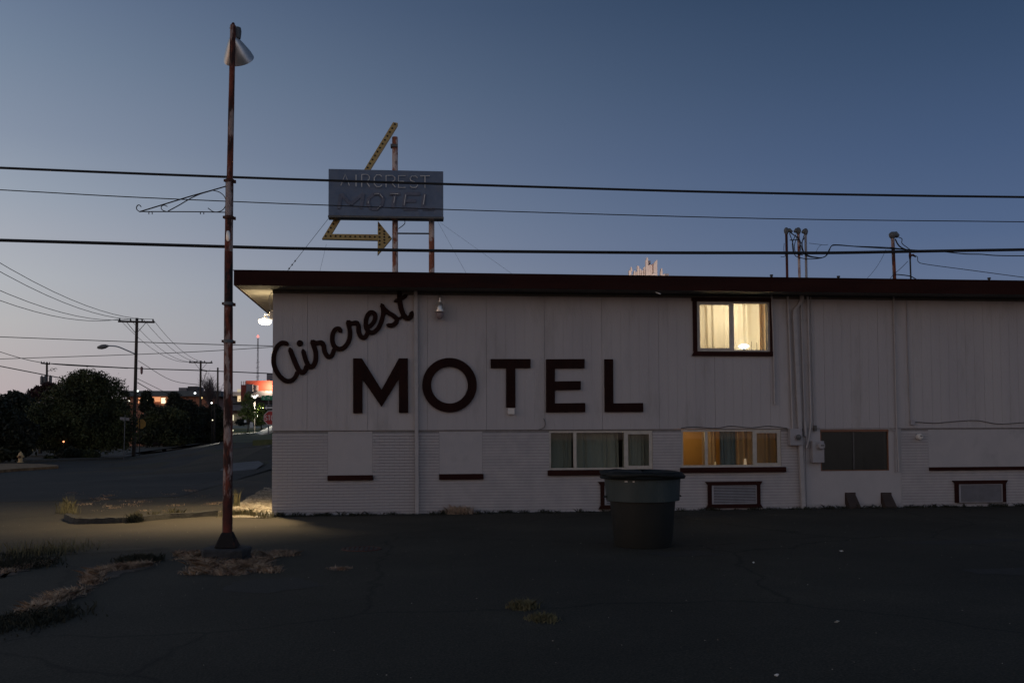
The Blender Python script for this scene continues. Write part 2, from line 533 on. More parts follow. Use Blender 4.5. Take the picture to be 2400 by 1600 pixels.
def spline(pts, per=6):
    """Catmull-Rom through 2D/3D tuples"""
    P_ = [np.array(p, float) for p in pts]
    P_ = [2 * P_[0] - P_[1]] + P_ + [2 * P_[-1] - P_[-2]]
    out = []
    for i in range(1, len(P_) - 2):
        for k in range(per):
            t = k / per
            a, b, c, d = P_[i - 1], P_[i], P_[i + 1], P_[i + 2]
            out.append(.5 * ((2 * b) + (-a + c) * t + (2 * a - 5 * b + 4 * c - d) * t * t + (-a + 3 * b - 3 * c + d) * t ** 3))
    out.append(P_[-2])
    return out


def npmesh(name, verts, faces_n, m, parent=None, kind=None):
    """verts (n,3) array; consecutive groups of faces_n vertices are faces"""
    off = np.zeros(3) if parent is None else np.array(world_loc(parent))
    verts = (verts - off).astype(np.float32)
    nf = len(verts) // faces_n
    me = bpy.data.meshes.new(name)
    me.vertices.add(len(verts)); me.vertices.foreach_set('co', verts.ravel())
    me.loops.add(len(verts)); me.loops.foreach_set('vertex_index', np.arange(len(verts), dtype=np.int32))
    me.polygons.add(nf); me.polygons.foreach_set('loop_start', np.arange(0, len(verts), faces_n, dtype=np.int32))
    me.update(calc_edges=True)
    me.materials.append(m)
    o = bpy.data.objects.new(name, me)
    COL.objects.link(o)
    if parent is not None:
        o.parent = parent
    if kind:
        o['kind'] = kind
    return o


# ------------------------------------------------------------------ ground, road, paths
def sheet(name, poly, z, m, step=None):
    """polygon of (x,y) points as a flat sheet riding on the terrain height, z above it"""
    import bmesh
    bm = bmesh.new()
    vs = [bm.verts.new((x, y, 0)) for x, y in poly]
    bm.faces.new(vs)
    if step:
        xs = [p[0] for p in poly]; ys = [p[1] for p in poly]
        for ax, lo, hi in ((0, min(xs), max(xs)), (1, min(ys), max(ys))):
            k = max(1, int((hi - lo) / step))
            for i in range(1, k):
                co = [0, 0, 0]; no = [0, 0, 0]
                co[ax] = lo + (hi - lo) * i / k; no[ax] = 1
                bmesh.ops.bisect_plane(bm, geom=bm.verts[:] + bm.edges[:] + bm.faces[:], plane_co=co, plane_no=no)
    for v in bm.verts:
        v.co.z = H(v.co.x, v.co.y) + z
    me = bpy.data.meshes.new(name)
    bm.normal_update()
    for f in bm.faces:
        if f.normal.z < 0:
            f.normal_flip()
    bm.to_mesh(me)
    bm.free()
    me.materials.append(m)
    o = bpy.data.objects.new(name, me)
    COL.objects.link(o)
    return structure(o)


def wob(pts, amp, seed=1, per=5):
    r = random.Random(seed)
    out = []
    for i, p in enumerate(pts):
        q = pts[(i + 1) % len(pts)]
        for k in range(per):
            t = k / per
            out.append((p[0] + (q[0] - p[0]) * t + r.uniform(-amp, amp), p[1] + (q[1] - p[1]) * t + r.uniform(-amp, amp)))
    return out


def gxy(px, py):
    p = G(px, py)
    return (p.x, p.y)


# big ground grid
xs = sorted(set([-1500, -700, -350, -200] + list(range(-140, 80, 4)) + [100, 200, 400, 900, 1500]))
ys = sorted(set([-300, -100, -40, -15] + list(range(0, 170, 4)) + [200, 260, 340, 500, 900, 2200]))
g = MB()
for y in ys:
    for x in xs:
        g.v.append((x, y, H(x, y) if y < 400 else H(x, 399) * 0 + (H(x, y))))
nx = len(xs)
for j in range(len(ys) - 1):
    for i in range(nx - 1):
        a = j * nx + i
        g.f.append((a, a + 1, a + nx + 1, a + nx))
structure(g.build('ground', M['ground']))

# the motel's asphalt lot (around and in front of the building)
lot_poly = [(-60, -40), (60, -40), (60, 60), (4, 60), (-2.2, 31)] + [gxy(x, y) for x, y in ((633, 1118), (560, 1128), (480, 1150), (420, 1168), (300, 1172), (150, 1178), (0, 1180))] + [(-60, 21)]
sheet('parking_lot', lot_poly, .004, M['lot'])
# the street crossing behind the lot
road_poly = [(-120, 22), (-60, 22)] + [gxy(x, y) for x, y in ((0, 1176), (150, 1174), (300, 1168), (420, 1164), (480, 1146), (560, 1124), (633, 1112))] + \
            [(-1.5, 34), (10, 60), (30, 110)] + [(-9, 110)] + [(-23, 100), (-30, 84)] + [gxy(345, 1064), gxy(290, 1077), gxy(145, 1082), gxy(0, 1084)] + [(-120, 60)]
sheet('road', road_poly, .008, M['road'], step=6)
# pavement strip on the far side, with kerb height
pv = [gxy(60, 1083), gxy(145, 1080.5), gxy(290, 1075), gxy(345, 1062.5), (-29, 86), (-22, 103), (-24, 104), (-31, 88), (-36, 82), gxy(285, 1068), gxy(145, 1073), gxy(60, 1075)]
pm = MB()
n_ = len(pv)
for zz in (0, .13):
    for x, y in pv:
        pm.v.append((x, y, H(x, y) + zz))
pm.f.append(tuple(range(n_, 2 * n_)))
for k in range(n_):
    k2 = (k + 1) % n_
    pm.f.append((k, k2, n_ + k2, n_ + k))
structure(pm.build('pavement', M['concrete']))

# verge with the hydrant
vg = [gxy(-60, 1094), gxy(20, 1091), gxy(90, 1092), gxy(133, 1095), gxy(137, 1098), gxy(90, 1101), gxy(30, 1105), gxy(-60, 1114)]
vm = MB(); n_ = len(vg)
for zz in (0, .14):
    for x, y in vg:
        vm.v.append((x, y, zz))
vm.f.append(tuple(range(n_, 2 * n_)))
for k in range(n_):
    k2 = (k + 1) % n_
    vm.f.append((k, k2, n_ + k2, n_ + k))
structure(vm.build('dirt_verge', mat('warm_lit_verge_dirt', (.14, .08, .035), (.34, .21, .10), scale=2, rough=.95)))  # straw and dirt, tinted orange to stand in for lamplight on the verge

# worn stop bar and a thin lane line
wl_m = mat('worn_road_paint', (.13, .13, .135), (.08, .08, .085), scale=2.2, rough=.8)
sb = [gxy(535, 1107), gxy(606, 1104.5), gxy(618, 1107), gxy(600, 1112), gxy(540, 1115), gxy(515, 1113)]
sheet('worn_stop_line', sb, .012, wl_m)
sheet('lane_line', [gxy(368, 1090.6), gxy(632, 1090.6), gxy(632, 1091.6), gxy(368, 1091.6)], .012, mat('thin_road_paint', (.10, .10, .105), (.07, .07, .075), scale=2))

# bare earth patches on the lot
dirt_m = mat('straw_covered_earth', (.15, .105, .075), (.07, .055, .045), scale=3, rough=.95, bump=1, bscale=20)
c0 = G(545, 1312)
for nm, ptsx, sd in (('straw_patch', [(455, 1318), (500, 1308), (560, 1305), (600, 1300), (648, 1312), (610, 1330), (640, 1338), (590, 1345), (510, 1346), (455, 1334)], 3),
                     ('straw_patch', [(210, 1352), (225, 1332), (270, 1326), (350, 1322), (345, 1332), (290, 1345), (240, 1362), (222, 1380), (208, 1376)], 4),
                     ('straw_patch', [(105, 1400), (160, 1382), (200, 1380), (190, 1400), (140, 1420), (100, 1430)], 5),
                     ('straw_patch', [(0, 1330), (40, 1318), (90, 1322), (70, 1335), (20, 1350), (0, 1355)], 6),
                     ('straw_patch', [(762, 1334), (785, 1328), (812, 1333), (790, 1337)], 7)):
    sheet(nm, wob([gxy(*q) for q in ptsx], .06, sd, 5), .008 + sd * .0001, dirt_m)
# long weedy crack edge of an old kerb island
edge_m = mat('edge_dirt', (.06, .05, .035), (.035, .032, .024), scale=5, rough=.95, bump=1, bscale=20)
sheet('edge_dirt_strip', wob([gxy(0, 1300), gxy(60, 1296), gxy(170, 1290), gxy(300, 1284), gxy(400, 1286), gxy(300, 1292), gxy(170, 1298), gxy(60, 1312), gxy(0, 1322)], .03, 9, 4), .0085, edge_m)
wb = [(XC - .05, YW - .02), (16, YW - .02), (16, YW - .35), (6, YW - .42), (1, YW - .36), (XC - .05, YW - .30)]
sheet('wall_foot_dirt', wob(wb, .03, 12, 24), .0085, mat('wall_foot_earth', (.055, .05, .04), (.03, .028, .022), scale=4, rough=.95, bump=1, bscale=20))
sheet('gravel_bed', wob([gxy(545, 1212), gxy(548, 1190), gxy(580, 1165), gxy(636, 1145), (XC - .03, YW + 4), (XC - .03, YW - .1), gxy(600, 1212)], .04, 13, 4), .009,
      mat('gravel_earth', (.16, .12, .075), (.26, .21, .14), scale=6, rough=.95, bump=1, bscale=30))


# ------------------------------------------------------------------ the motel
ZB = W(1000, 1008).z                                # top of the brick
ZS = W(700, 680).z                                  # soffit height
OV = .66
XR = 17.0
YB = YW + 9.0
motel = thing('motel_building', 'long pale motel with brick base, grooved siding and a dark maroon flat roof edge', 'motel', (XC, YW, 0))


def rect(a, b, c, d):
    """px rectangle left, top, right, bottom on the wall plane"""
    cx, cy = (a + c) / 2, (b + d) / 2
    return (W(a, cy).x, W(c, cy).x, W(cx, d).z, W(cx, b).z)


holes_low = {'w1': rect(1287, 1009, 1530, 1100), 'w2': rect(1597, 1006, 1831, 1094), 'w3': rect(1923, 1006, 2083, 1103)}
blank = {'b1': rect(768, 1010, 873, 1113), 'b2': rect(1029, 1010, 1131, 1110), 'b3': rect(2176, 1005, 2470, 1093)}
infill = (W(1888, 1100).x, W(2112, 1100).x)
hole_up = {'u1': rect(1632, 707, 1803, 824)}
ac_rects = [rect(1416, 1137, 1519, 1182), rect(1667, 1137, 1772, 1180), rect(2245, 1134, 2347, 1176)]


def holed_wall(x0, x1, z0, z1, yf, yb, holes):
    xsb = sorted(set([x0, x1] + [h[0] for h in holes] + [h[1] for h in holes]))
    zsb = sorted(set([z0, z1] + [h[2] for h in holes] + [h[3] for h in holes]))
    def solid(i, j):
        if i < 0 or j < 0 or i >= len(xsb) - 1 or j >= len(zsb) - 1:
            return False
        cx, cz = (xsb[i] + xsb[i + 1]) / 2, (zsb[j] + zsb[j + 1]) / 2
        return not any(h[0] < cx < h[1] and h[2] < cz < h[3] for h in holes)
    m = MB()
    for i in range(len(xsb) - 1):
        for j in range(len(zsb) - 1):
            if solid(i, j):
                sk = ''
                if solid(i - 1, j): sk += 'l'
                if solid(i + 1, j): sk += 'r'
                if solid(i, j - 1): sk += 'b'
                if solid(i, j + 1): sk += 't'
                m.box(xsb[i], xsb[i + 1], yf, yb, zsb[j], zsb[j + 1], sk)
    return m


BK = YW + .012                                       # mortar plane
holed_wall(XC + .012, XR, 0, ZB, BK, YW + .22, list(holes_low.values())).build('wall', M['mortar'], motel)
holed_wall(XC + .02, XR, ZB + .003, ZS + .1, YW + .03, YW + .22, list(hole_up.values())).build('upper_wall', M['mortar'], motel)
# end wall, back wall
ew = MB()
ew.box(XC + .02, XC + .22, YW + .222, YB, 0, ZS + .1)
ew.box(XC + .222, XR, YB - .2, YB - .002, 0, ZS + .1)
ew.box(XR - .2, XR - .002, YW + .222, YB - .202, 0, ZS + .1)
ew.build('side_walls', M['plaster'], motel)

# bricks, course by course
course, blen, gapz, gapx = .0615, .205, .0085, .0015
fixed = [h for h in holes_low.values()] + [h for h in blank.values()] + [(infill[0], infill[1], -1, 9)] + [(a[0] - .03, a[1] + .03, a[2] - .03, a[3] + .03) for a in ac_rects]
whole, rest = [], []
z = .004
row = 0
while z + course < ZB:
    z1 = z + course - gapz
    spans = [(XC, XR)]
    for h in fixed:
        if h[2] < z1 - .012 and h[3] > z + .012:
            ns = []
            for a, b in spans:
                if h[1] <= a or h[0] >= b:
                    ns.append((a, b))
                else:
                    if h[0] > a: ns.append((a, h[0]))
                    if h[1] < b: ns.append((h[1], b))
            spans = ns
    offx = 0 if row % 2 == 0 else blen / 2
    for a, b in spans:
        x = XC - offx
        while x < b:
            xa, xb = max(x, a), min(x + blen - gapx, b)
            if xb - xa > .02:
                full = abs((xb - xa) - (blen - gapx)) < 1e-4
                (whole if full else rest).append((xa, xb, z, z1))
            x += blen
    z += course
    row += 1
whole.sort(key=lambda q: q[0])
single, rest2 = whole[:300], whole[300:]
bproto = None
for xa, xb, z0, z1 in single:
    if bproto is None:
        mb = MB(); L = blen - gapx; hh = course - gapz
        # brick with slightly broken front edges, origin at its lower left front corner
        c_ = .004
        mb.v = [(0, .011, 0), (L, .011, 0), (L, .011, hh), (0, .011, hh), (0, .004, 0), (L, .004, 0), (L, .004, hh), (0, .004, hh),
                (c_, 0, c_), (L - c_, 0, c_), (L - c_, 0, hh - c_), (c_, 0, hh - c_)]
        mb.f = [(8, 9, 10, 11)] + [(4 + k, 4 + (k + 1) % 4, 8 + (k + 1) % 4, 8 + k) for k in range(4)] + [(k, (k + 1) % 4, 4 + (k + 1) % 4, 4 + k) for k in range(4)]
        bproto = mb.build('brick', M['brickp'], None)
        bproto.parent = motel
        o = bproto
    else:
        o = bproto.copy(); COL.objects.link(o)
    o.location = Vector((xa, YW + random.uniform(-.0015, .0015), z0)) - motel.location
rb = MB()
for xa, xb, z0, z1 in rest + rest2:
    dy = random.uniform(-.0015, .0015)
    rb.box(xa, xb, YW + dy, YW + .0115, z0, z1, 'k')
# return bricks on the end wall
z = .004; row = 0
while z + course < ZB:
    y = YW - (0 if row % 2 else blen / 2) + blen
    rb.box(XC, XC + .0195, YW + .0125, y - gapx, z, z + course - gapz, 'r')
    while y < YB - .3:
        rb.box(XC + random.uniform(-.0015, .0015), XC + .0195, y, y + blen - gapx, z, z + course - gapz, 'r')
        y += blen
    z += course; row += 1
rb.build('brickwork', M['brickp'], motel, kind='stuff')

# grooved siding sheets
PW = 1.22
hu = hole_up['u1']
panel_starts = []
x = XC
first = W(1002, 900).x
while first - PW > XC:
    first -= PW
edges = [XC] + [first + k * PW for k in range(20) if XC + .1 < first + k * PW < XR - .1] + [XR]
def siding_boxes(m, xa, xb, yf, z0, z1, hole=None):
    if hole and hole[0] < xb and hole[1] > xa:
        l_, r_ = max(xa, hole[0]), min(xb, hole[1])
        if l_ > xa: m.box(xa, l_, yf, YW + .029, z0, z1, 'k')
        if r_ < xb: m.box(r_, xb, yf, YW + .029, z0, z1, 'k')
        m.box(l_, r_, yf, YW + .029, z0, hole[2], 'k')
        m.box(l_, r_, yf, YW + .029, hole[3], z1, 'k')
    else:
        m.box(xa, xb, yf, YW + .029, z0, z1, 'k')
for i in range(len(edges) - 1):
    a, b = edges[i] + .0025, edges[i + 1] - .0025
    yf = YW - .020 + random.uniform(-.003, .002)
    inside = hu[0] <= a and b <= hu[1]
    for zl_, zh_ in (((ZB + .004, hu[2]), (hu[3], ZS + .06)) if inside else ((ZB + .004, ZS + .06),)):
        m = MB()
        x = a
        while x < b - .001:
            xe = min(x + .2, b)
            if b - xe < .03: xe = b
            siding_boxes(m, x, xe if xe == b else xe - .005, yf, zl_, zh_, None if inside else hu)
            if xe != b:
                siding_boxes(m, xe - .005, xe, yf + .004, zl_, zh_, None if inside else hu)
            x = xe
        m.build('siding_panel', M['siding'], motel)
m = MB()
y = YW + .03
while y < YB - .3:
    m.box(XC - .004, XC + .0195, y, y + PW - .006, ZB + .004, ZS + .06, 'r')
    y += PW
m.build('end_siding', M['siding'], motel)
# plaster infill between the two brick runs, with sheet joints
h3 = holes_low['w3']
ip = holed_wall(infill[0] + .01, infill[1] - .01, .09, ZB - .004, YW + .0, YW + .0115, [h3])
ip.build('infill_board', M['plaster'], motel)
mb = MB()
for px in (1885, 2112):
    xx = W(px, 1100).x
    mb.box(xx - .012, xx + .012, YW - .006, YW + .0116, 0.002, ZB - .004)
mb.box(infill[0] + .015, infill[1] - .015, YW - .012, YW + .0114, .002, .085)
mb.build('infill_trim', M['pipe'], motel)
# blanked-off openings
for k, h in blank.items():
    MB().box(h[0] + .004, h[1] - .004, YW + .004, YW + .0118, h[2], h[3] - .008).build('blank_panel', M['plaster'], motel)
for h, hh in ((blank['b1'], .105), (blank['b2'], .115), (blank['b3'], .075)):
    o = MB().box(h[0], h[1] + .015, YW - .055, YW + .0115, h[2] - hh, h[2] - .002).build('sill', M['maroon'], motel, bevel=.006)
for h, ex in ((holes_low['w1'], 0), (holes_low['w2'], .05)):
    MB().box(h[0] - .035, h[1] + .03 + ex, YW - .07, YW + .0115, h[2] - .115, h[2] - .004).build('sill', M['maroon'], motel, bevel=.006)

# soffit, fascia, roof deck
XL, YF = XC - OV, YW - OV
zt = ZS + .27
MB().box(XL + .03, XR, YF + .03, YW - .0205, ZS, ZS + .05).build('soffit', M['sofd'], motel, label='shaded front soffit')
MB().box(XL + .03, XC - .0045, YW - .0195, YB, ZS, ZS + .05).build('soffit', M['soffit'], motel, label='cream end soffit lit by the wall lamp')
fa = MB()
fa.box(XL, XR, YF, YF + .028, ZS - .015, zt)
fa.build('fascia', M['maroon'], motel)
MB().box(XL, XL + .028, YF + .0285, YB, ZS - .015, zt).build('fascia', M['maroon'], motel)
MB().box(XL - .012, XR, YF - .012, YF + .1, zt + .001, zt + .016).build('drip_edge', M['maroon'], motel)
MB().box(XL - .012, XL + .1, YF + .101, YB, zt + .001, zt + .016).build('drip_edge', M['maroon'], motel)
MB().box(XL + .101, XR, YF + .101, YB, ZS + .101, zt - .01).build('roof', M['roof'], motel)
# bed moulding under the soffit
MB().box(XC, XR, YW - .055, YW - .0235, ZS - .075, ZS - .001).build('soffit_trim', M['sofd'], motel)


# ---- windows
def folds(x0, x1, z0, z1, y, n, amp, m, parent, name='curtain', label=None, seed=0):
    r = random.Random(seed)
    k = n * 8
    ph = [r.uniform(-.5, .5) for _ in range(4)]
    v, f = [], []
    for j, zz in enumerate((z0, (z0 + z1) / 2, z1)):
        for i in range(k + 1):
            t = i / k
            a = 2 * PI * n * t
            sway = .0 if j == 2 else (.012 if j == 1 else .025)
            yy = y + amp * math.sin(a + 2.2 * math.sin(2 * PI * t * 1.7 + ph[0]) + 1.2 * math.sin(2 * PI * t * 4.1 + ph[2])) * (.65 + .55 * math.sin(9 * t + ph[2]))
            xx = x0 + (x1 - x0) * t + sway * math.sin(9 * t + ph[3])
            v.append((xx, yy, zz))
    for j in range(2):
        for i in range(k):
            a = j * (k + 1) + i
            f.append((a, a + 1, a + k + 2, a + k + 1))
    mb = MB(); mb.v, mb.f = v, f
    o = mb.build(name, m, parent, smooth_=True, label=label)
    return o


def room(h, m, depth=2.2, grow=.5, name='room', floor=.9):
    """open-fronted interior behind an opening, part of the motel"""
    x0, x1, z0, z1 = h
    x0 -= grow; x1 += grow; zb = max(.02, z0 - floor); zt_ = min(z1 + .25, ZS - .02)
    y0, y1 = YW + .222, YW + depth
    mb = MB()
    t = .02
    mb.box(x0, x1, y1, y1 + t, zb, zt_)
    mb.box(x0 - t, x0, y0, y1 + t, zb, zt_)
    mb.box(x1, x1 + t, y0, y1 + t, zb, zt_)
    mb.box(x0 - t, x1 + t, y0, y1 + t, zb - t, zb - .001)
    mb.box(x0 - t, x1 + t, y0, y1 + t, zt_ + .001, zt_ + t)
    return mb.build(name, m, motel)


def window(h, mulls, fw=.05, ftop=None, glass='glass', frame='winframe', label=None, y=None, sash=None):
    x0, x1, z0, z1 = h
    y = y if y is not None else YW + .02
    o = MB()
    yb = y + .06
    o.box(x0 + .002, x1 - .002, y, yb, z0 + .002, z0 + fw)
    o.box(x0 + .002, x1 - .002, y, yb, z1 - fw, z1 - .002)
    o.box(x0 + .002, x0 + fw, y, yb, z0 + fw, z1 - fw, 'tb')
    o.box(x1 - fw, x1 - .002, y, yb, z0 + fw, z1 - fw, 'tb')
    for a, w_ in mulls:
        o.box(a - w_ / 2, a + w_ / 2, y - .006, yb - .006, z0 + fw, z1 - fw, 'tb')
    win = o.build('window', M[frame], motel, label=label)
    cuts = [x0 + fw] + [c for a, w_ in mulls for c in (a - w_ / 2, a + w_ / 2)] + [x1 - fw]
    for k in range(0, len(cuts), 2):
        a, b = cuts[k], cuts[k + 1]
        q = MB().box(a + .001, b - .001, y + .025, y + .029, z0 + fw, z1 - fw)
        q.build('pane', M[glass], win)
        if sash and k // 2 in sash:
            s = .035
            sm = MB()
            ys = y - .004
            sm.box(a, b, ys, ys + .024, z0 + fw, z0 + fw + s)
            sm.box(a, b, ys, ys + .024, z1 - fw - s, z1 - fw)
            sm.box(a, a + s, ys, ys + .024, z0 + fw + s, z1 - fw - s, 'tb')
            sm.box(b - s, b, ys, ys + .024, z0 + fw + s, z1 - fw - s, 'tb')
            sm.build('sash', M[frame], win)
    return win


# upper lit window: maroon surround, frame, curtain
u = hu
MB().box(u[0] - .11, u[1] + .045, YW - .075, YW - .0235, u[3], u[3] + .075).build('window_surround', M['maroon'], motel)
mb = MB()
mb.poly([(u[0] - .12, u[2] - .095), (u[1] + .045, u[2] - .095), (u[1] + .045, u[2] - .001), (u[0] - .07, u[2] - .001)], .055, YW - .079)
mb.build('window_surround', M['maroon'], motel)
MB().box(u[0] - .085, u[0] - .001, YW - .068, YW - .0235, u[2], u[3] - .001).build('window_surround', M['maroon'], motel)
MB().box(u[1] + .001, u[1] + .04, YW - .068, YW - .0235, u[2], u[3] - .001).build('window_surround', M['maroon'], motel)
xm = W(1716, 765).x
window(u, [(xm, .065)], fw=.04, y=YW - .012, sash=[0], label='lit upper window with pale drawn curtains')
room(u, M['room_warm'], depth=2.2, grow=.35, name='upper_room', floor=.6)
folds(u[0] + .01, W(1800, 765).x, u[2] - .05, u[3] + .05, YW + .27, 10, .03, M['curtain_warm'], motel, label='cream curtain glowing from behind', seed=3)
folds(W(1792, 765).x, u[1] + .1, u[2] - .05, u[3] + .05, YW + .29, 3, .03, M['curtain_tan'], motel, label='bunched tan curtain at the edge', seed=4)

w1, w2, w3 = holes_low['w1'], holes_low['w2'], holes_low['w3']
window(w1, [(W(1348, 1055).x, .065), (W(1466, 1055).x, .05)], fw=.04, sash=[2], label='unlit three pane window with grey curtains')
room(w1, M['room_dark'], name='lower_room')
folds(w1[0] - .05, W(1345, 1055).x, w1[2] - .05, w1[3] + .05, YW + .34, 4, .03, M['curtain_teal'], motel, label='dark grey curtain', seed=5)
folds(W(1350, 1055).x, W(1455, 1055).x, w1[2] - .05, w1[3] + .05, YW + .28, 9, .025, M['curtain_teal'], motel, label='grey curtain', seed=6)
folds(W(1466, 1055).x, w1[1] + .05, w1[2] - .05, w1[3] + .05, YW + .28, 6, .025, M['curtain_teal'], motel, label='grey curtain', seed=7)

window(w2, [(W(1656, 1050).x, .06), (W(1768, 1050).x, .05)], fw=.045, sash=[2], label='three pane window lit ochre from inside')
room(w2, M['room_orange'], name='lower_room')
folds(W(1697, 1050).x, W(1734, 1050).x, w2[2] - .05, w2[3] + .05, YW + .30, 4, .03, M['curtain_blue'], motel, label='blue grey curtain', seed=8)
folds(W(1657, 1050).x, W(1689, 1050).x, w2[2] - .05, w2[3] + .05, YW + .36, 3, .02, M['curtain_tan'], motel, label='tan curtain', seed=19)
folds(W(1734, 1050).x, w2[1] + .05, w2[2] - .05, w2[3] + .05, YW + .33, 9, .02, M['curtain_tan'], motel, label='tan curtain', seed=9)

window(w3, [], fw=.022, glass='darkglass', frame='orangewood', label='dark window in a bare orange wood frame', y=YW + .004)
room(w3, M['room_dark'], name='lower_room')
MB().box(W(2000, 1055).x, W(2003, 1055).x, YW + .012, YW + .05, w3[2] + .03, w3[3] - .03).build('mullion', M['meterdark'], motel)
MB().box(w3[0], w3[1], YW - .012, YW + .003, w3[3] - .05, w3[3] - .005).build('lintel', M['orangewood'], motel)


def plight(name, loc, power, color, r=.06, kind='POINT'):
    l = bpy.data.lights.new(name, kind)
    l.energy = power
    l.color = color
    l.shadow_soft_size = r
    o = bpy.data.objects.new(name, l)
    COL.objects.link(o)
    o.location = loc
    return o


def table_lamp(loc, label, h=.42, r=.14, emit=6, color=(1, .75, .45), base='meterdark'):
    t = thing('table_lamp', label, 'lamp', loc)
    x, y, z = loc
    MB().lathe([(.07, 0), (.07, .02), (.02, .04), (.02, h - .12)], loc, 12).build('lamp_base', M[base], t, smooth_=True)
    MB().lathe([(r, h - .16), (r * .6, h)], loc, 16).build('lamp_shade', emat('lamp_shade_glow', color, emit), t, smooth_=True)
    return t


# lamp glowing against the upper curtain
lp = V(1742, 806, YW + .20)
t = thing('table_lamp', 'glowing lamp on the sill of the upper window behind the glass', 'lamp', (lp.x, YW + .17, u[2] + .05))
MB().lathe([(.05, 0), (.05, .02), (.02, .05), (.02, .09)], (lp.x, YW + .17, u[2] + .0), 12).build('lamp_base', M['meterdark'], t)
MB().lathe([(.04, .08), (.115, .12), (.115, .15), (.05, .185)], (lp.x, YW + .17, u[2] + .0), 16).build('lamp_bulb', emat('white_lamp_glow', (.95, .98, 1.0), 2.6), t, smooth_=True)
for dx, nm, lb in ((1767, 'candlestick', 'thin dark candlestick on the sill, tallest beside the glowing lamp'), (1780, 'candlestick', 'short dark candlestick on the sill near the curtain edge')):
    p = W(dx, 815)
    tp = W(dx, 798 if dx == 1767 else 801).z
    tag(MB().tube([(p.x, YW + .15, u[2] + .0), (p.x, YW + .15, tp)], .006, 6).build(nm, M['meterdark']), lb, 'candlestick', 'candlesticks on the upper sill')
plight('upper_room_light', ((u[0] + u[1]) / 2 + .1, YW + 1.0, u[3] - .25), 52, (1.0, .82, .60), .15)
plight('sill_light', (lp.x + .15, YW + .6, u[2] + .2), 5, (1.0, .8, .5), .06)
plight('lower_room_light', (W(1640, 1050).x, YW + 1.3, w2[3] - .1), 11, (1.0, .64, .28), .1)
table_lamp((W(1757, 1060).x, YW + .28, w2[2] + .0), 'small bright lamp with curved shade low in the ochre window', h=.17, r=.035, emit=.4, color=(1, .66, .42))
table_lamp((W(1686, 1060).x, YW + .28, w2[2] + .0), 'tiny dark topped lamp against the blue curtain in the ochre window', h=.11, r=.025, emit=.3, color=(1, .62, .3))
p = W(1455, 1080)
plight('slit_light', (p.x + .05, YW + .8, p.z + .1), .5, (1.0, .55, .22), .05)


# ---- air conditioner sleeves
def ac(h, label, louv=11, brown_bottom=True):
    x0, x1, z0, z1 = h
    t = thing('air_conditioner', label, 'air conditioner', (x0, YW, z0), 'wall air conditioners along the brick base')
    fr = MB()
    a = .08
    fr.poly([(x0 - .135, z1 + .085), (x1 + .125, z1 + .085), (x1 + a, z1 + .01), (x0 - a, z1 + .01)], .06, YW - .06)
    if brown_bottom:
        fr.poly([(x0 - .13, z0 - .085), (x0 - a, z0 - .008), (x1 + a, z0 - .008), (x1 + .13, z0 - .085)], .06, YW - .06)
    fr.build('frame', M['maroon'], t)
    MB().box(x0 - a, x0 - .002, YW - .052, YW + .008, z0 - .006, z1 + .008).build('frame', M['maroon'], t)
    MB().box(x1 + .002, x1 + a, YW - .052, YW + .008, z0 - .006, z1 + .008).build('frame', M['maroon'], t)
    MB().box(x0, x1, YW - .01, YW + .010, z0, z1).build('case', M['socket'], t)
    c = MB()
    c.box(x0, x0 + .04, YW - .045, YW - .012, z0, z1)
    c.box(x1 - .012, x1, YW - .045, YW - .012, z0, z1)
    c.box(x0 + .041, x1 - .013, YW - .045, YW - .012, z0, z0 + .012)
    c.box(x0 + .041, x1 - .013, YW - .045, YW - .012, z1 - .015, z1)
    c.build('rim', M['metergrey'], t)
    hgt = (z1 - z0 - .03) / louv
    for k in range(louv):
        zc = z0 + .014 + hgt * (k + .15)
        q = MB()
        y0 = YW - .042
        q.quad((x0 + .042, y0, zc), (x1 - .014, y0, zc), (x1 - .014, y0 + .014, zc + hgt * .5), (x0 + .042, y0 + .014, zc + hgt * .5))
        q.quad((x0 + .042, y0 + .003, zc - .002), (x0 + .042, y0 + .017, zc + hgt * .5 - .002), (x1 - .014, y0 + .017, zc + hgt * .5 - .002), (x1 - .014, y0 + .003, zc - .002))
        q.build('louvre', M['metergrey'], t)
    return t


ac(ac_rects[0], 'wall air conditioner half hidden behind the large round rubbish bin')
ac(ac_rects[1], 'wall air conditioner in a flared maroon frame under the ochre lit window')
ac(ac_rects[2], 'wall air conditioner with fine pale grille under the long blank panel', louv=18, brown_bottom=False)

# ---- two dark hoods at the foot of the infill
for px, lb in ((1994, 'dark brown exhaust hood at the wall foot under the dark window'), (2078, 'dark brown exhaust hood at the wall foot nearer the brick run')):
    a = W(px - 13, 1155); b = W(px + 10, 1155); zb_ = W(px, 1190).z
    x0, x1, zt_ = a.x, b.x, a.z
    mb = MB()
    v = [(x0, YW - .01, zt_), (x1 - .01, YW - .01, zt_), (x1 + .05, YW - .16, zb_ + .04), (x0 + .02, YW - .16, zb_ + .04),
         (x0, YW - .01, zb_), (x1 + .06, YW - .01, zb_), (x0 + .02, YW - .16, zb_), (x1 + .05, YW - .16, zb_)]
    mb.v = v
    mb.f = [(0, 1, 2, 3), (3, 2, 7, 6), (0, 3, 6, 4), (1, 5, 7, 2), (0, 4, 5, 1)]
    t = thing('exhaust_hood', lb, 'exhaust hood', (x0, YW, 0), 'exhaust hoods on the infill wall')
    mb.build('cowl', mat('brown_hood_paint', (.028, .017, .014), (.045, .028, .022), scale=8), t)
    MB().box(x0 - .01, x1 + .01, YW - .0095, YW - .002, zb_ + .01, zt_ + .012).build('flange', M['maroon'], t)


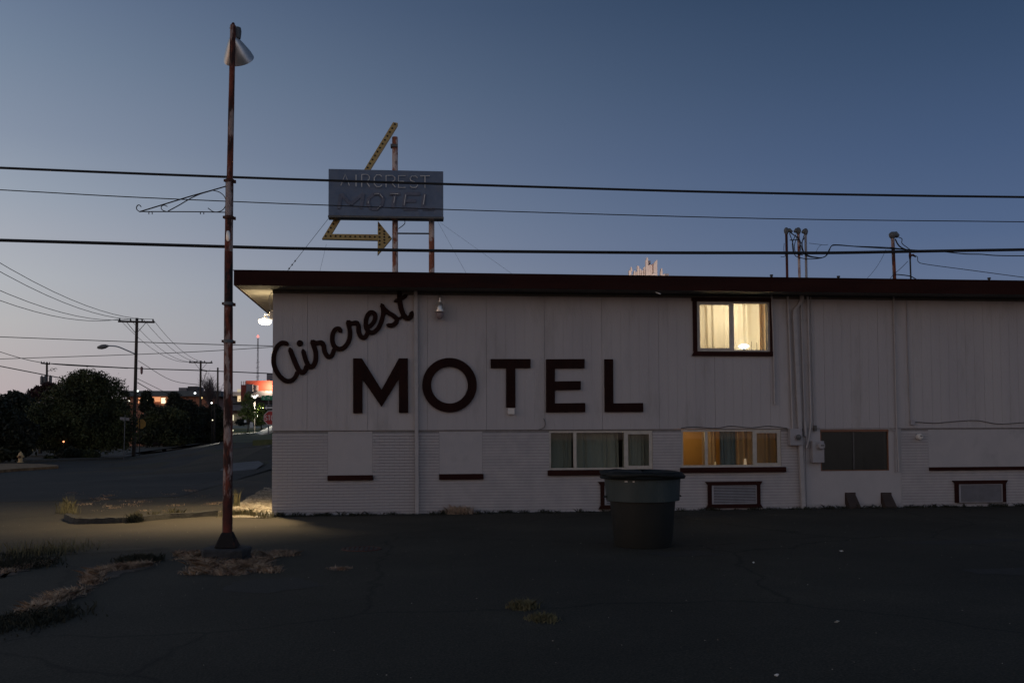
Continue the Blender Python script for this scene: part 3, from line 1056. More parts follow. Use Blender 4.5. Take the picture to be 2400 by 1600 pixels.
# ------------------------------------------------------------------ wall lettering
def script_sign():
    S = 4.357

    def T(q):
        w = W(540 + q[0] / S, 600 + q[1] / S)
        return (w.x, YW - .06, w.z)
    strokes = [
        [(588, 905), (560, 890), (520, 893), (475, 940), (450, 1010), (446, 1090), (468, 1165), (515, 1235), (575, 1276), (630, 1270), (668, 1235), (690, 1180)],
        [(612, 950), (638, 1020), (672, 1105), (705, 1168), (738, 1190), (766, 1170), (785, 1120)],
        [(745, 965), (768, 1045), (795, 1112), (830, 1132), (860, 1105), (876, 1045), (872, 975), (852, 912), (836, 872)],
        [(836, 872), (880, 890), (930, 885), (955, 915), (962, 965), (982, 1010), (1012, 1032), (1045, 1005), (1062, 950)],
        [(1132, 775), (1110, 745), (1075, 752), (1050, 795), (1044, 860), (1062, 920), (1105, 950), (1155, 940), (1198, 895), (1222, 830), (1222, 760), (1208, 700), (1200, 672)],
        [(1200, 672), (1240, 690), (1288, 684), (1308, 715), (1312, 770), (1332, 820), (1364, 838), (1395, 808), (1405, 770)],
        [(1400, 735), (1440, 708), (1474, 660), (1480, 612), (1458, 582), (1424, 584), (1396, 625), (1384, 690), (1394, 745), (1425, 780), (1468, 778), (1512, 738), (1545, 665), (1562, 590), (1558, 530), (1546, 500)],
        [(1546, 500), (1572, 545), (1620, 585), (1675, 620), (1700, 655), (1685, 690), (1645, 712), (1605, 706)],
        [(1726, 350), (1728, 430), (1740, 520), (1765, 595), (1800, 638), (1838, 625), (1856, 578)],
        [(1682, 466), (1740, 440), (1798, 407)],
        [(1640, 600), (1690, 628), (1730, 640), (1770, 600)],
    ]
    wds = [25, 27, 26, 25, 25, 25, 25, 25, 27, 22, 14]
    t = thing('script_sign', 'dark maroon slanted cursive sign reading aircrest, fixed on the siding above the block letters', 'sign', T((1000, 900)))
    mb = MB()
    for s_, w in zip(strokes, wds):
        pts = [T(q) for q in spline(s_, 6)]
        r = w / S * (pts and 1) / 117
        n = len(pts)
        rr = [r * (.93 + .07 * math.sin(PI * k / n)) for k in range(n)]
        rr[0] *= .7; rr[-1] *= .7
        # rounded ends
        d0 = (Vector(pts[0]) - Vector(pts[1])).normalized(); d1 = (Vector(pts[-1]) - Vector(pts[-2])).normalized()
        pts = [tuple(Vector(pts[0]) + d0 * r * .6)] + pts + [tuple(Vector(pts[-1]) + d1 * r * .6)]
        rr = [r * .25] + rr + [r * .25]
        mb.tube(pts, rr, 16, flat=(0, 1, 0))
    mb.build('lettering', M['letter'], t, smooth_=True)
    c = Vector(T((713, 893)))
    MB().lathe([(0.0, -.028), (.05, -.022), (.066, 0), (.05, .022), (0, .028)], c, 20, Matrix.Rotation(PI / 2, 3, 'X')).build('letter_dot', M['letter'], t, smooth_=True)
    pe = MB()
    for q in ((450, 1050), (690, 1190), (870, 1000), (1044, 860), (1222, 800), (1384, 690), (1560, 590), (1740, 520)):
        a = Vector(T(q)); pe.tube([a, a + Vector((0, .045, 0))], .008, 6)
    pe.build('mounting_pins', M['meterdark'], t)


script_sign()


def letter_poly(pts, label):
    q = [(W(a, b).x, W(a, b).z) for a, b in pts]
    return MB().poly(q, .045, YW - .075).build('letter', M['letter'], block, label=label, bevel=.004)


block = thing('block_letter_sign', 'five large dark maroon block letters spelling motel across the siding', 'sign', (W(1150, 960).x, YW - .05, W(1150, 960).z))
letter_poly([(828, 840), (828, 968), (850, 968), (850, 889), (894.6, 953.5), (935, 888), (935, 967), (957, 967), (956, 840), (935, 840), (894.6, 913), (848.5, 840)], 'letter M')
letter_poly([(1149.5, 841.5), (1149.5, 862.7), (1185.7, 862.7), (1185.7, 955), (1207, 955), (1207, 862.7), (1242.6, 862.7), (1242.6, 841.5)], 'letter T')
letter_poly([(1279, 842), (1279, 966), (1370.5, 965.5), (1370.5, 944), (1299.5, 945), (1299.5, 914.5), (1360, 913), (1360, 893), (1299.5, 893.5), (1299.5, 863.5), (1369, 863), (1369, 841.5)], 'letter E')
letter_poly([(1415, 842), (1416, 965.5), (1506, 965), (1505.5, 944), (1436, 945), (1435.5, 842)], 'letter L')
# O as a ring
oc = W(1053.4, 902.4)
ro, ri = 65.5 / 116.5, 44 / 116.5
mb = MB(); N = 48
for yy in (YW - .075, YW - .03):
    for r in (ro, ri):
        for k in range(N):
            an = 2 * PI * k / N
            mb.v.append((oc.x + r * math.cos(an), yy, oc.z + r * math.sin(an)))
for k in range(N):
    k2 = (k + 1) % N
    mb.f += [(k, N + k, N + k2, k2), (2 * N + k, 2 * N + k2, 3 * N + k2, 3 * N + k), (k, k2, 2 * N + k2, 2 * N + k), (N + k, 3 * N + k, 3 * N + k2, N + k2)]
mb.build('letter', M['letter'], block, label='letter O')
a, b = W(1190, 957), W(1204, 970)
t = thing('junction_box', 'small white box directly under the block letter T', 'electrical box', (a.x, YW - .02, b.z))
MB().box(a.x, b.x, YW - .11, YW - .024, b.z, a.z).build('case', M['whitep'], t, bevel=.006)
MB().box(a.x - .006, b.x + .006, YW - .118, YW - .1105, b.z - .004, a.z + .003).build('lid', M['whitep'], t)

# ------------------------------------------------------------------ pipes on the wall
def pipe(name, pts, r, label, cat, m='pipe', group=None, off=.06, straps=(), seg=10, extra=None):
    q = [W(a, b, off) for a, b in pts]
    base = q[-1]
    t = thing(name, label, cat, base, group)
    MB().tube(q, r, seg).build('pipe', M[m], t, smooth_=True)
    if straps:
        for (a, b) in straps:
            c = W(a, b, off)
            o = MB()
            o.tube([(c.x, c.y, c.z - .012), (c.x, c.y, c.z + .012)], r + .006, seg)
            o.box(c.x - r - .03, c.x + r + .03, c.y + off - .026, c.y + off - .0215, c.z - .012, c.z + .012)
            o.build('strap', M[m], t)
    return t


GP = 'pipes and conduits fixed to the wall'
def downspout(pts, w, label, group, straps):
    t = thing('downspout', label, 'downspout', W(pts[-1][0], pts[-1][1], .08), group)
    q = [W(a, b, .075) for a, b in pts]
    mb = MB()
    h = w / 2
    for k in range(len(q)):
        p = q[k]
        mb.v += [(p.x - h, p.y - .035, p.z), (p.x + h, p.y - .035, p.z), (p.x + h, p.y + .035, p.z), (p.x - h, p.y + .035, p.z)]
    for k in range(len(q) - 1):
        i = 4 * k
        for j in range(4):
            j2 = (j + 1) % 4
            mb.f.append((i + j2, i + j, i + 4 + j, i + 4 + j2))
    mb.f += [(0, 1, 2, 3), tuple(4 * (len(q) - 1) + j for j in (3, 2, 1, 0))]
    mb.build('pipe', M['pipe'], t, bevel=.006)
    for a, b in straps:
        c = W(a, b, .075)
        MB().box(c.x - h - .012, c.x + h + .012, c.y - .039, c.y + .05, c.z - .015, c.z + .015).build('strap', M['pipe'], t)
    return t


downspout([(974, 676), (974.5, 700), (977.5, 1206)], .077, 'straight white downspout between the letters M and O', 'downspouts on the front wall', [(974.3, 700), (975.7, 905), (977, 1130)])
downspout([(1879, 690), (1879, 704), (1862, 727), (1862, 742), (1883, 1199)], .085, 'white downspout with a kinked neck beside the round faced meter', 'downspouts on the front wall', [(1862.5, 745), (1871, 930), (1881, 1150)])
pipe('conduit', [(1808, 690), (1813, 800), (1816, 948)], .022, 'thin pale conduit ending below the lit upper window', 'conduit', group=GP)
pipe('conduit', [(1846, 694), (1850, 780), (1858, 1006)], .024, 'pale conduit running down into the round faced meter box', 'conduit', group=GP, straps=[(1848, 755)])
pipe('conduit', [(1877, 700), (1884, 930), (1886, 990)], .021, 'pale conduit behind the kinked downspout, thickening at its foot', 'conduit', group=GP, straps=[(1880, 750), (1883, 855), (1885, 955)], off=.05)
pipe('conduit_sleeve', [(1886, 985), (1888, 1022)], .034, 'short thick sleeve ending the conduit above the second meter', 'conduit', group=GP, off=.055)
pipe('conduit', [(1893, 694), (1896, 800), (1901, 985), (1897, 1020), (1890, 1050)], .023, 'pale conduit bending towards the second meter at its foot', 'conduit', group=GP, straps=[(1894.5, 750), (1899, 855), (1901, 955)], off=.07)
pipe('conduit', [(1900, 694), (1904, 850), (1908, 998)], .010, 'thinnest pale conduit in the cluster, ending in a small black box', 'conduit', group=GP, off=.05)
a = W(1908, 1003)
tag(MB().box(a.x - .03, a.x + .03, YW - .08, YW - .024, a.z - .06, a.z + .06).build('cable_box', M['meterdark'], bevel=.004), 'small black box at the foot of the thinnest conduit', 'electrical box')
pipe('conduit', [(2094, 690), (2098, 850), (2102, 1010), (2107, 1106)], .018, 'pale conduit running past the dark window almost to its sill', 'conduit', group=GP, straps=[(2096, 760), (2103, 1040)])
pipe('conduit', [(2088, 1005), (2099, 1010), (2101, 1108)], .011, 'thin stub of conduit beside the dark window', 'conduit', group=GP, off=.045)
pipe('conduit', [(2125, 700), (2128, 830), (2134, 985)], .014, 'dark stained conduit above the round wall fitting', 'conduit', m='metergrey', group=GP, off=.04)
a = W(2135, 990)
tag(MB().box(a.x - .045, a.x + .045, YW - .09, YW - .024, a.z - .05, a.z + .06).build('cable_box', M['metergrey'], bevel=.005), 'grey junction box where the wavy cable starts', 'electrical box')


def cable(name, pts, r, label, cat='cable', m='wireblack', group=None, off=.035, per=5, seg=6):
    q = [W(a, b, off) for a, b in spline(pts, per)]
    return tag(MB().tube(q, r, seg).build(name, M[m], smooth_=True), label, cat, group)


cable('loose_cable', [(2137, 996), (2145, 989), (2190, 991), (2240, 987), (2290, 985), (2340, 993), (2400, 990), (2480, 988)], .008, 'sagging dark cable along the foot of the siding past the round fitting', m='meterdark')
cable('loose_cable', [(1596, 1003), (1625, 1000), (1680, 1003), (1712, 998), (1760, 1002), (1800, 998), (1845, 1003)], .008, 'sagging dark cable over the ochre lit window', m='meterdark')
cable('loose_cable', [(1274, 980), (1278, 990), (1275, 1001), (1262, 1007)], .006, 'short hooked cable end above the unlit three pane window', m='meterdark')
cable('loose_cable', [(2094, 700), (2080, 690), (2072, 684)], .008, 'short cable under the soffit by the tall conduit', m='meterdark', off=.1)

# meters
def meter(x0, y0, x1, y1, gx, gy, gr, label, dark):
    a, b = W(x0, y0), W(x1, y1)
    t = thing('electric_meter', label, 'electric meter', (a.x, YW - .02, b.z), 'electric meters by the downspout')
    MB().box(a.x, b.x, YW - .16, YW - .024, b.z, a.z).build('case', M['metergrey'], t, bevel=.008)
    c = W(gx, gy)
    yy = YW - .162
    MB().lathe([(gr * 1.15, 0), (gr * 1.15, .03)], (c.x, yy, c.z), 20, Matrix.Rotation(PI / 2, 3, 'X')).build('collar', M['metergrey'], t, smooth_=True)
    if dark:
        MB().lathe([(gr, .0), (gr * .98, .012), (0, .02)], (c.x, yy - .03, c.z), 20, Matrix.Rotation(PI / 2, 3, 'X')).build('dial', M['meterdark'], t, smooth_=True)
    else:
        MB().lathe([(gr, .0), (gr * .98, .06), (gr * .8, .08), (0, .085)], (c.x, yy - .03, c.z), 20, Matrix.Rotation(PI / 2, 3, 'X')).build('dial', M['metergrey'], t, smooth_=True)
        MB().box(c.x - .03, c.x + .045, yy - .120, yy - .1155, c.z - .005, c.z + .02).build('dial_plate', M['meterdark'], t)
    return t


meter(1845, 1004, 1873, 1043, 1863, 1024, .062, 'grey meter box with an empty dark round socket', True)
meter(1897, 1033, 1925, 1083, 1914, 1044, .078, 'grey meter box with a domed dial beside the dark window', False)

# round fitting
c = W(2151, 1023)
t = thing('wall_light', 'small round pale wall light on the brick beside the long blank panel', 'light', (c.x, YW, c.z))
MB().lathe([(.07, 0), (.07, .02)], (c.x, YW + .008, c.z), 20, Matrix.Rotation(PI / 2, 3, 'X')).build('base_plate', M['metergrey'], t)
MB().lathe([(.055, 0), (.075, .05), (.06, .1), (.02, .12)], (c.x, YW - .0125, c.z), 20, Matrix.Rotation(PI / 2, 3, 'X')).build('globe', M['whitep'], t, smooth_=True)
MB().box(c.x - .02, c.x + .03, YW - .142, YW - .128, c.z + .01, c.z + .03).build('cap', M['meterdark'], t)

# bell shaped wall lamp (unlit)
c = W(1031, 730, .16)
t = thing('wall_lamp', 'unlit bell shaped lamp hanging on the siding by the white downspout', 'lamp', (c.x, YW - .02, c.z))
MB().lathe([(.05, -.03), (.105, .0), (.105, .022), (.088, .03), (.082, .10), (.06, .17), (.03, .2), (.03, .22)], c, 24).build('reflector', M['galv'], t, smooth_=True)
MB().lathe([(.0, -.16), (.045, -.15), (.085, -.10), (.09, -.04), (.05, -.0301)], c, 20).build('lens', mat('frosted_pink_lens', (.30, .24, .25), rough=.3), t, smooth_=True)
MB().tube([(c.x, c.y, c.z + .215), (c.x, c.y, c.z + .28), (c.x, c.y + .06, c.z + .33), (c.x, YW - .03, c.z + .33)], .014, 8).build('arm', M['galv'], t, smooth_=True)
MB().box(c.x - .05, c.x + .05, YW - .055, YW - .0235, c.z + .27, c.z + .39).build('wall_plate', M['metergrey'], t)

# tiny rod hanging below the fascia
a, b = V(1540, 683, YF), V(1548, 689, YF)
tag(MB().tube([a + Vector((0, .1, 0)), b + Vector((0, .0, 0))], .012, 6).build('dangling_tag', M['whitep']), 'short pale strip dangling at the soffit above the plain siding', 'tag')

# ------------------------------------------------------------------ lit lamp on the end wall
lc = Vector((XC - .22, YW + .42, V(622, 750, YW + .42).z))
t = thing('flood_lamp', 'glowing white lamp on the end wall just under the cream soffit', 'lamp', (XC, lc.y, lc.z))
MB().box(XC - .12, XC - .0045, lc.y - .09, lc.y + .09, lc.z + .02, lc.z + .17).build('housing', M['metergrey'], t, bevel=.01)
MB().lathe([(.13, .0), (.13, -.03), (.115, -.065), (.075, -.09), (.0, -.10)], lc, 32).build('lens', emat('warm_white_lamp', (1.0, .86, .58), 14.0), t, smooth_=True)
MB().lathe([(.138, .001), (.138, .018), (.06, .035), (.03, .05)], lc, 32).build('cap', M['galv'], t, smooth_=True)
plight('soffit_spill', (lc.x - .02, lc.y, lc.z + .14), 9, (1.0, .80, .45), .05)
MB().tube([(lc.x, lc.y, lc.z + .05), (lc.x, lc.y, lc.z + .10), (XC - .1, lc.y, lc.z + .10)], .02, 8).build('arm', M['metergrey'], t, smooth_=True)
fl = plight('flood_light', lc + Vector((0, 0, -.17)), 1180, (1.0, .76, .43), .07, kind='SPOT')
fl.data.spot_size = math.radians(144)
fl.data.spot_blend = .60
bz = Vector((.28, .03, 1.0)).normalized()          # wide along the end wall, cut off short towards the lot
by = (Vector((0, 1, 0)) - bz * bz.y).normalized()
bxx = by.cross(bz)
fl.matrix_world = Matrix.Translation(fl.location) @ Matrix((bxx, by, bz)).transposed().to_4x4() @ Matrix.Diagonal((1, .58, 1, 1))
q = [(XC - .012, YW + .06, ZS - .04), (XC - .06, YW + .05, ZS - .08), (XC - .09, YW + .06, ZS - .2), (XC - .05, YW + .1, ZS - .4), (XC - .03, lc.y - .05, lc.z + .2), (XC - .05, lc.y, lc.z + .16)]
tag(MB().tube([Vector(x) for x in spline(q, 5)], .007, 6).build('lamp_cable', M['pipe'], smooth_=True), 'looping pale cable from the soffit corner down to the glowing end wall lamp', 'cable')

# ------------------------------------------------------------------ masts on the roof
def mast(px0, py0, px1, py1, depth_off, r, label, m, head=True, hm='galvdark', hr=.05, tilt=1):
    Y = YW + depth_off
    a, b = V(px0, py0, Y), V(px1, py1, Y)
    a.z = zt - .01
    t = thing('service_mast', label, 'mast', a, 'service masts standing on the roof')
    MB().tube([a, a + Vector((0, 0, .08)), b], r, 10).build('pipe', M[m], t, smooth_=True)
    MB().lathe([(r * 2.6, 0), (r * 1.1, .08), (r * 1.02, .1)], a, 14).build('flashing', M['roof'], t, smooth_=True)
    if head:
        h = MB().lathe([(r * 1.1, -.03), (hr * .8, .0), (hr, .05), (hr * .85, .09), (hr * .4, .12), (0, .125)], b, 14)
        h.build('weather_cap', M[hm], t, smooth_=True)
        MB().tube([b + Vector((0, 0, .05)), b + Vector((.07 * tilt, -.01, .06)), b + Vector((.13 * tilt, -.01, .02))], [hr * .8, hr * .85, hr * .5], 10).build('hood', M[hm], t, smooth_=True)
    return t, b


t1, h1 = mast(1845, 650, 1843, 546, .5, .028, 'dark red mast, first of the three close together on the roof', 'rustlow', hr=.055)
t2, h2 = mast(1874, 650, 1871, 546, .5, .028, 'peeling grey mast, middle one of the three close together', 'signpole', hr=.06, tilt=-.7)
t3, h3_ = mast(1890, 650, 1888, 548, .5, .027, 'pale grey mast, last of the three close together on the roof', 'metergrey', hr=.055, tilt=-.6)
t4, h4 = mast(2097, 655, 2092, 556, .5, .038, 'tall red mast with a bulky leaning hood, standing apart', 'rust', hr=.085, tilt=1)
t5, h5 = mast(2135, 657, 2133, 604, .5, .018, 'short thin black mast with a small red cap', 'wireblack', hr=.03, hm='rustlow', tilt=1)
# insulators and clamps
for b_, hts in ((h1, (.28,)), (h2, (.3,)), (h3_, (.25,)), (h4, (.35,))):
    pass
for px, py, lb in ((1808, 643, 'small stub vent on the roof edge before the mast cluster'), (1965, 646, 'small stub vent on the roof edge past the mast cluster'), (2318, 650, 'small stub vent at the far end of the roof edge')):
    a = V(px, py, YW - .3)
    tp = a.z - .035
    tag(MB().lathe([(.025, zt - .01 - a.z), (.025, tp - a.z), (.035, tp - a.z + .002), (.035, tp - a.z + .03)], a, 10).build('roof_vent', M['roof'], smooth_=True), lb, 'vent', 'stub vents on the roof edge')


def wire(name, pts, r, label, cat='wire', group=None, per=6, seg=5, m='wireblack'):
    q = [Vector(x) for x in spline([tuple(p) for p in pts], per)]
    return tag(MB().tube(q, r, seg).build(name, M[m], smooth_=True), label, cat, group)


Ym = YW + .45
def vm_(pts, Y=Ym):
    return [V(a, b, Y) for a, b in pts]


DR = 'drop wires looping between the roof masts'
for k, (pp, r) in enumerate(((((1852, 545), (1862, 552), (1874, 562), (1880, 585), (1892, 600), (1925, 604), (1940, 595), (1948, 577), (1962, 574), (2010, 578), (2090, 583), (2140, 586), (2200, 590)), .012),
                             (((1850, 546), (1858, 570), (1862, 596), (1875, 604), (1900, 607), (1932, 602), (1945, 582), (1955, 575), (2000, 577), (2080, 580), (2130, 585), (2180, 588)), .010),
                             (((1865, 550), (1857, 570), (1859, 592)), .009),
                             (((1869, 552), (1862, 575), (1866, 594), (1882, 598)), .009),
                             (((1884, 552), (1880, 570), (1884, 590), (1898, 600), (1920, 604)), .010),
                             (((1886, 556), (1876, 576), (1879, 596)), .009),
                             (((1851, 563), (1862, 562), (1872, 563)), .010),
                             (((1896, 570), (1930, 574), (1941, 573)), .005),
                             (((1926, 573), (1918, 580), (1913, 590)), .004),
                             (((1838, 570), (1837, 585), (1840, 600), (1830, 602)), .006))):
    lbs = ['thick twisted cable looping out of the first mast hood', 'second twisted cable sagging lowest under the mast cluster', 'short dark loop hanging from the middle mast hood',
           'longer dark loop hanging from the middle mast hood', 'dark loop dropping from the pale mast hood', 'inner dark loop beside the pale mast',
           'short straight tie between first and middle masts', 'thin tie wire leaving the pale mast', 'hair thin wire end hooking down below the tie wire', 'small wire end hooking off the first mast']
    wire('drop_wire', vm_(pp), r, lbs[k], group=DR)
for k, (pp, r, lb) in enumerate(((((2098, 560), (2104, 572), (2112, 580), (2128, 587)), .016, 'thick lead curling out of the bulky hood'),
                                 (((2106, 556), (2114, 560), (2114, 570), (2126, 580), (2136, 587)), .009, 'thin lead looping outermost from the bulky hood'),
                                 (((2085, 580), (2110, 584), (2150, 587), (2200, 589), (2260, 595), (2300, 596), (2340, 599), (2440, 600)), .012, 'sagging loose cable leaving the tall red mast'),
                                 (((2142, 599), (2150, 602), (2153, 614), (2175, 620), (2280, 634), (2400, 650), (2460, 657)), .008, 'thin cable running down from the short black mast'),
                                 (((2128, 612), (2112, 628), (2098, 640)), .006, 'slanting stay between the short mast and the tall red mast'),
                                 (((2098, 643), (2120, 645), (2135, 648), (2150, 656)), .012, 'thick cable lying from the tall red mast to the roof'),
                                 (((2076, 585), (2066, 607), (2050, 632), (2030, 655)), .004, 'hair thin wire drooping to the roof before the tall red mast'),
                                 (((2096, 640), (2085, 655)), .006, 'short stay at the foot of the tall red mast'))):
    wire('drop_wire', vm_(pp), r, lb, group='drop wires at the tall red mast')

# ------------------------------------------------------------------ rooftop sign
YS = YW + 3.2
a1, b1 = V(769.8, 395.8, YS), V(1039, 508, YS)
tl_, tr_, br_, bl_ = V(769.8, 395.8, YS), V(1038, 401.6, YS), V(1040, 508.5, YS), V(770, 504.5, YS)
x0, x1 = (tl_.x + bl_.x) / 2, (tr_.x + br_.x) / 2
z1s, z0s = (tl_.z + tr_.z) / 2, (bl_.z + br_.z) / 2
sign = thing('rooftop_sign', 'faded blue rooftop sign box reading aircrest motel with a bent yellow arrow', 'sign', ((x0 + x1) / 2, YS + .3, zt))
bd = MB()
xm_ = (x0 + x1) / 2
mb = MB()
v = [(x0, YS, tl_.z), (x1, YS, tr_.z), (x1, YS, br_.z), (x0, YS, bl_.z)]
mb.v = v + [(x, YS + .3, z) for x, y, z in v]
mb.f = [(3, 2, 1, 0), (4, 5, 6, 7), (0, 1, 5, 4), (1, 2, 6, 5), (2, 3, 7, 6), (3, 0, 4, 7)]
mb.build('sign_box', M['signblue'], sign, bevel=.006)
mb = MB()
for p, q in (((x0, bl_.z), (x1, br_.z)),):
    mb.v = [(p[0] - .01, YS - .01, p[1] - .045), (q[0] + .01, YS - .01, q[1] - .045), (q[0] + .01, YS + .31, q[1] - .045), (p[0] - .01, YS + .31, p[1] - .045),
            (p[0] - .01, YS - .01, p[1] - .001), (q[0] + .01, YS - .01, q[1] - .001), (q[0] + .01, YS + .31, q[1] - .001), (p[0] - .01, YS + .31, p[1] - .001)]
    mb.f = [(3, 2, 1, 0), (4, 5, 6, 7), (0, 1, 5, 4), (1, 2, 6, 5), (2, 3, 7, 6), (3, 0, 4, 7)]
mb.build('bottom_tray', M['meterdark'], sign)


def S5(x, y, Y=YS):
    return V(740 + x / 4.125, 270 + y / 4.125, Y)


for px, ptop, pbot in ((925.8, 322, 400), (1011.3, 507, 640)):
    top = V(px, 322 if px < 1000 else 470, YS + .45)
    bot = V(px + .5, 640, YS + .45); bot.z = zt - .01
    o = MB().tube([bot, top], .072, 14).build('post', M['signpole'], sign, smooth_=True)
a, b = V(932, 547, YS + .42), V(1005, 547.5, YS + .42)
MB().tube([a, b], .02, 8).build('tie_bar', M['meterdark'], sign)
MB().tube([Vector(x) for x in spline([tuple(S5(862, 985, YS + .2)), tuple(S5(862, 1030, YS + .2)), tuple(S5(855, 1055, YS + .3)), tuple(S5(800, 1098, YS + .4))], 5)], .010, 6).build('feed_cable', M['wireblack'], sign)
MB().box(S5(720, 240).x, S5(790, 240).x, YS + .34, YS + .52, S5(760, 262).z, S5(760, 236).z).build('bracket', M['meterdark'], sign)
# arrow behind the box
YA = YS + .34
def A5(x, y):
    p = V(740 + x / 4.125, 270 + y / 4.125, YA)
    return (p.x, p.z)
up_face = [A5(762, 65), A5(738, 75), A5(470, 520), A5(470 - 20, 556), A5(500, 570), A5(525, 522), A5(795, 90), A5(795, 78)]
# one continuous bent strip: from the tip down behind the box to the elbow, then the shaft
strip = [A5(748, 68), A5(60, 1193), A5(60, 1196), A5(597, 1207), A5(597, 1152), A5(150, 1147), A5(263, 960), A5(526, 522), A5(793, 92), A5(793, 76)]
MB().poly([strip[0], strip[1], strip[2], strip[3], strip[4], strip[5], strip[7], strip[8], strip[9]], .14, YA).build('arrow_shaft', M['arrow'], sign)
head = [A5(600, 1022), A5(597.2, 1352), A5(735, 1188)]
MB().poly(head, .14, YA - .006).build('arrow_head', M['arrow'], sign)
ed = MB()
def edge_strip(p, q, w=.02):
    ed.v_ = None
sk = []
for x, y in [(765, 88), (740, 127), (717, 163), (693, 202), (669, 240), (645, 277), (621, 316), (597, 353), (573, 391), (549, 430), (525, 468), (501, 507),
             (219, 972), (194, 1012), (170, 1051), (146, 1089), (122, 1128)] + [(97 + 47.3 * k, 1168 + .8 * k) for k in range(11)] + \
            [(617, 1068), (617, 1105), (617, 1142), (617, 1178), (617, 1214), (617, 1251), (663, 1123), (663, 1151), (663, 1178), (663, 1206), (663, 1233), (710, 1180)]:
    p = V(740 + x / 4.125, 270 + y / 4.125, YA)
    yy = YA - (.0065 if x > 597 and y > 1000 else 0)
    MB().lathe([(.026, 0), (.022, .012), (0, .012)], (p.x, yy, p.z), 8, Matrix.Rotation(PI / 2, 3, 'X')).build('bulb_socket', M['socket'], sign)

GLYPH = {
    'A': [[(0, 0), (.5, 1), (1, 0)], [(.2, .36), (.8, .36)]], 'I': [[(.5, 0), (.5, 1)]],
    'R': [[(0, 0), (0, 1), (.7, 1), (.95, .85), (.95, .62), (.7, .48), (0, .48)], [(.5, .48), (1, 0)]],
    'C': [[(1, .85), (.75, 1), (.3, 1), (0, .75), (0, .25), (.3, 0), (.75, 0), (1, .15)]],
    'E': [[(1, 1), (0, 1), (0, 0), (1, 0)], [(0, .52), (.8, .52)]],
    'S': [[(1, .85), (.75, 1), (.25, 1), (0, .82), (.1, .6), (.9, .42), (1, .18), (.75, 0), (.25, 0), (0, .15)]],
    'T': [[(0, 1), (1, 1)], [(.5, 1), (.5, 0)]], 'M': [[(0, 0), (0, 1), (.5, .3), (1, 1), (1, 0)]],
    'O': [[(.3, 0), (0, .3), (0, .7), (.3, 1), (.7, 1), (1, .7), (1, .3), (.7, 0), (.3, 0)]],
    'L': [[(0, 1), (0, 0), (1, 0)]], 'P': [[(0, 0), (0, 1), (.75, 1), (1, .85), (1, .62), (.75, .47), (0, .47)]],
    'H': [[(0, 0), (0, 1)], [(1, 0), (1, 1)], [(0, .5), (1, .5)]],
}
for ch, xa, xb, yt, yb in (('A', 243, 326, 570, 682), ('I', 380, 400, 578, 690), ('R', 445, 522, 574, 692), ('C', 566, 640, 578, 692), ('R', 680, 770, 584, 696),
                           ('E', 800, 868, 586, 700), ('S', 912, 985, 590, 700), ('T', 1010, 1103, 588, 702)):
    mb = MB()
    for st in GLYPH[ch]:
        mb.tube([S5(xa + (xb - xa) * u_, yb + (yt - yb) * v_, YS - .05) for u_, v_ in st], .0115, 6)
    mb.build('neon_letter', M['neon'], sign, label='unlit neon letter ' + ch)
    # old painted ground of each letter
dirt_shapes = MB()
for ch, xa, xb in (('M', 235, 450), ('O', 510, 650), ('T', 705, 810), ('E', 860, 1000), ('L', 1045, 1165)):
    yt, yb = 760, 905
    sl_ = 22
    pl = MB()
    mb = MB()
    def sk_(u_, v_, Y):
        return S5(xa + (xb - xa) * u_ + sl_ * (v_ - .5), yb + (yt - yb) * v_, Y)
    k = 0
    for st in GLYPH[ch]:
        for i in range(len(st) - 1):
            p, q = st[i], st[i + 1]
            pl.tube([sk_(p[0], p[1], YS - .012), sk_(q[0], q[1], YS - .004)], .045, 8, flat=(0, 1, 0))
            a_, b_ = sorted((random.uniform(0, .45), random.uniform(.55, 1)))
            if random.random() < .5:
                mb.tube([sk_(p[0] + (q[0] - p[0]) * a_, p[1] + (q[1] - p[1]) * a_, YS - .05), sk_(p[0] + (q[0] - p[0]) * b_, p[1] + (q[1] - p[1]) * b_, YS - .05)], .010, 6)
            k += 1
    pl.build('painted_letter', M['signdirt'], sign, label='peeled painted letter ' + ch)
    mb.build('neon_remains', M['neon'], sign, label='broken neon tube of letter ' + ch)
# guy wires
for k, (p, q, r, lb) in enumerate((((770, 512), (668, 633), .005, 'stay wire from the sign corner to the near roof edge, with clamps'), ((765, 572), (748, 634), .0025, 'short steep stay under the arrow elbow'),
                                   ((1022, 512), (1110, 640), .0025, 'steep stay wire from the sign post to the roof'), ((1032, 522), (1245, 642), .0025, 'long shallow stay wire from the sign to the roof'))):
    a = V(p[0], p[1], YS + .3)
    b = V(q[0], q[1], YF + .3 if k < 2 else YW + 1.0); b.z = zt + .0
    tag(MB().tube([a, b], r, 5).build('stay_wire', M['iron'], smooth_=True), lb, 'wire', 'stay wires bracing the rooftop sign')
    if k in (0, 3):
        for s in (.80, .86, .92, .97):
            c = a.lerp(b, s) if k == 0 or s > .9 else None
            if c is not None:
                tag(MB().lathe([(0, -.025), (.018, 0), (0, .025)], c, 8).build('wire_clamp', M['iron'], smooth_=True), '%s small dark clamp on the %s stay wire, counted up from the roof' % ({.97: 'first', .92: 'second', .86: 'third', .8: 'fourth'}[s], 'corner' if k == 0 else 'long shallow'), 'clamp', 'clamps on the %s stay wire' % ('corner' if k == 0 else 'long shallow'))

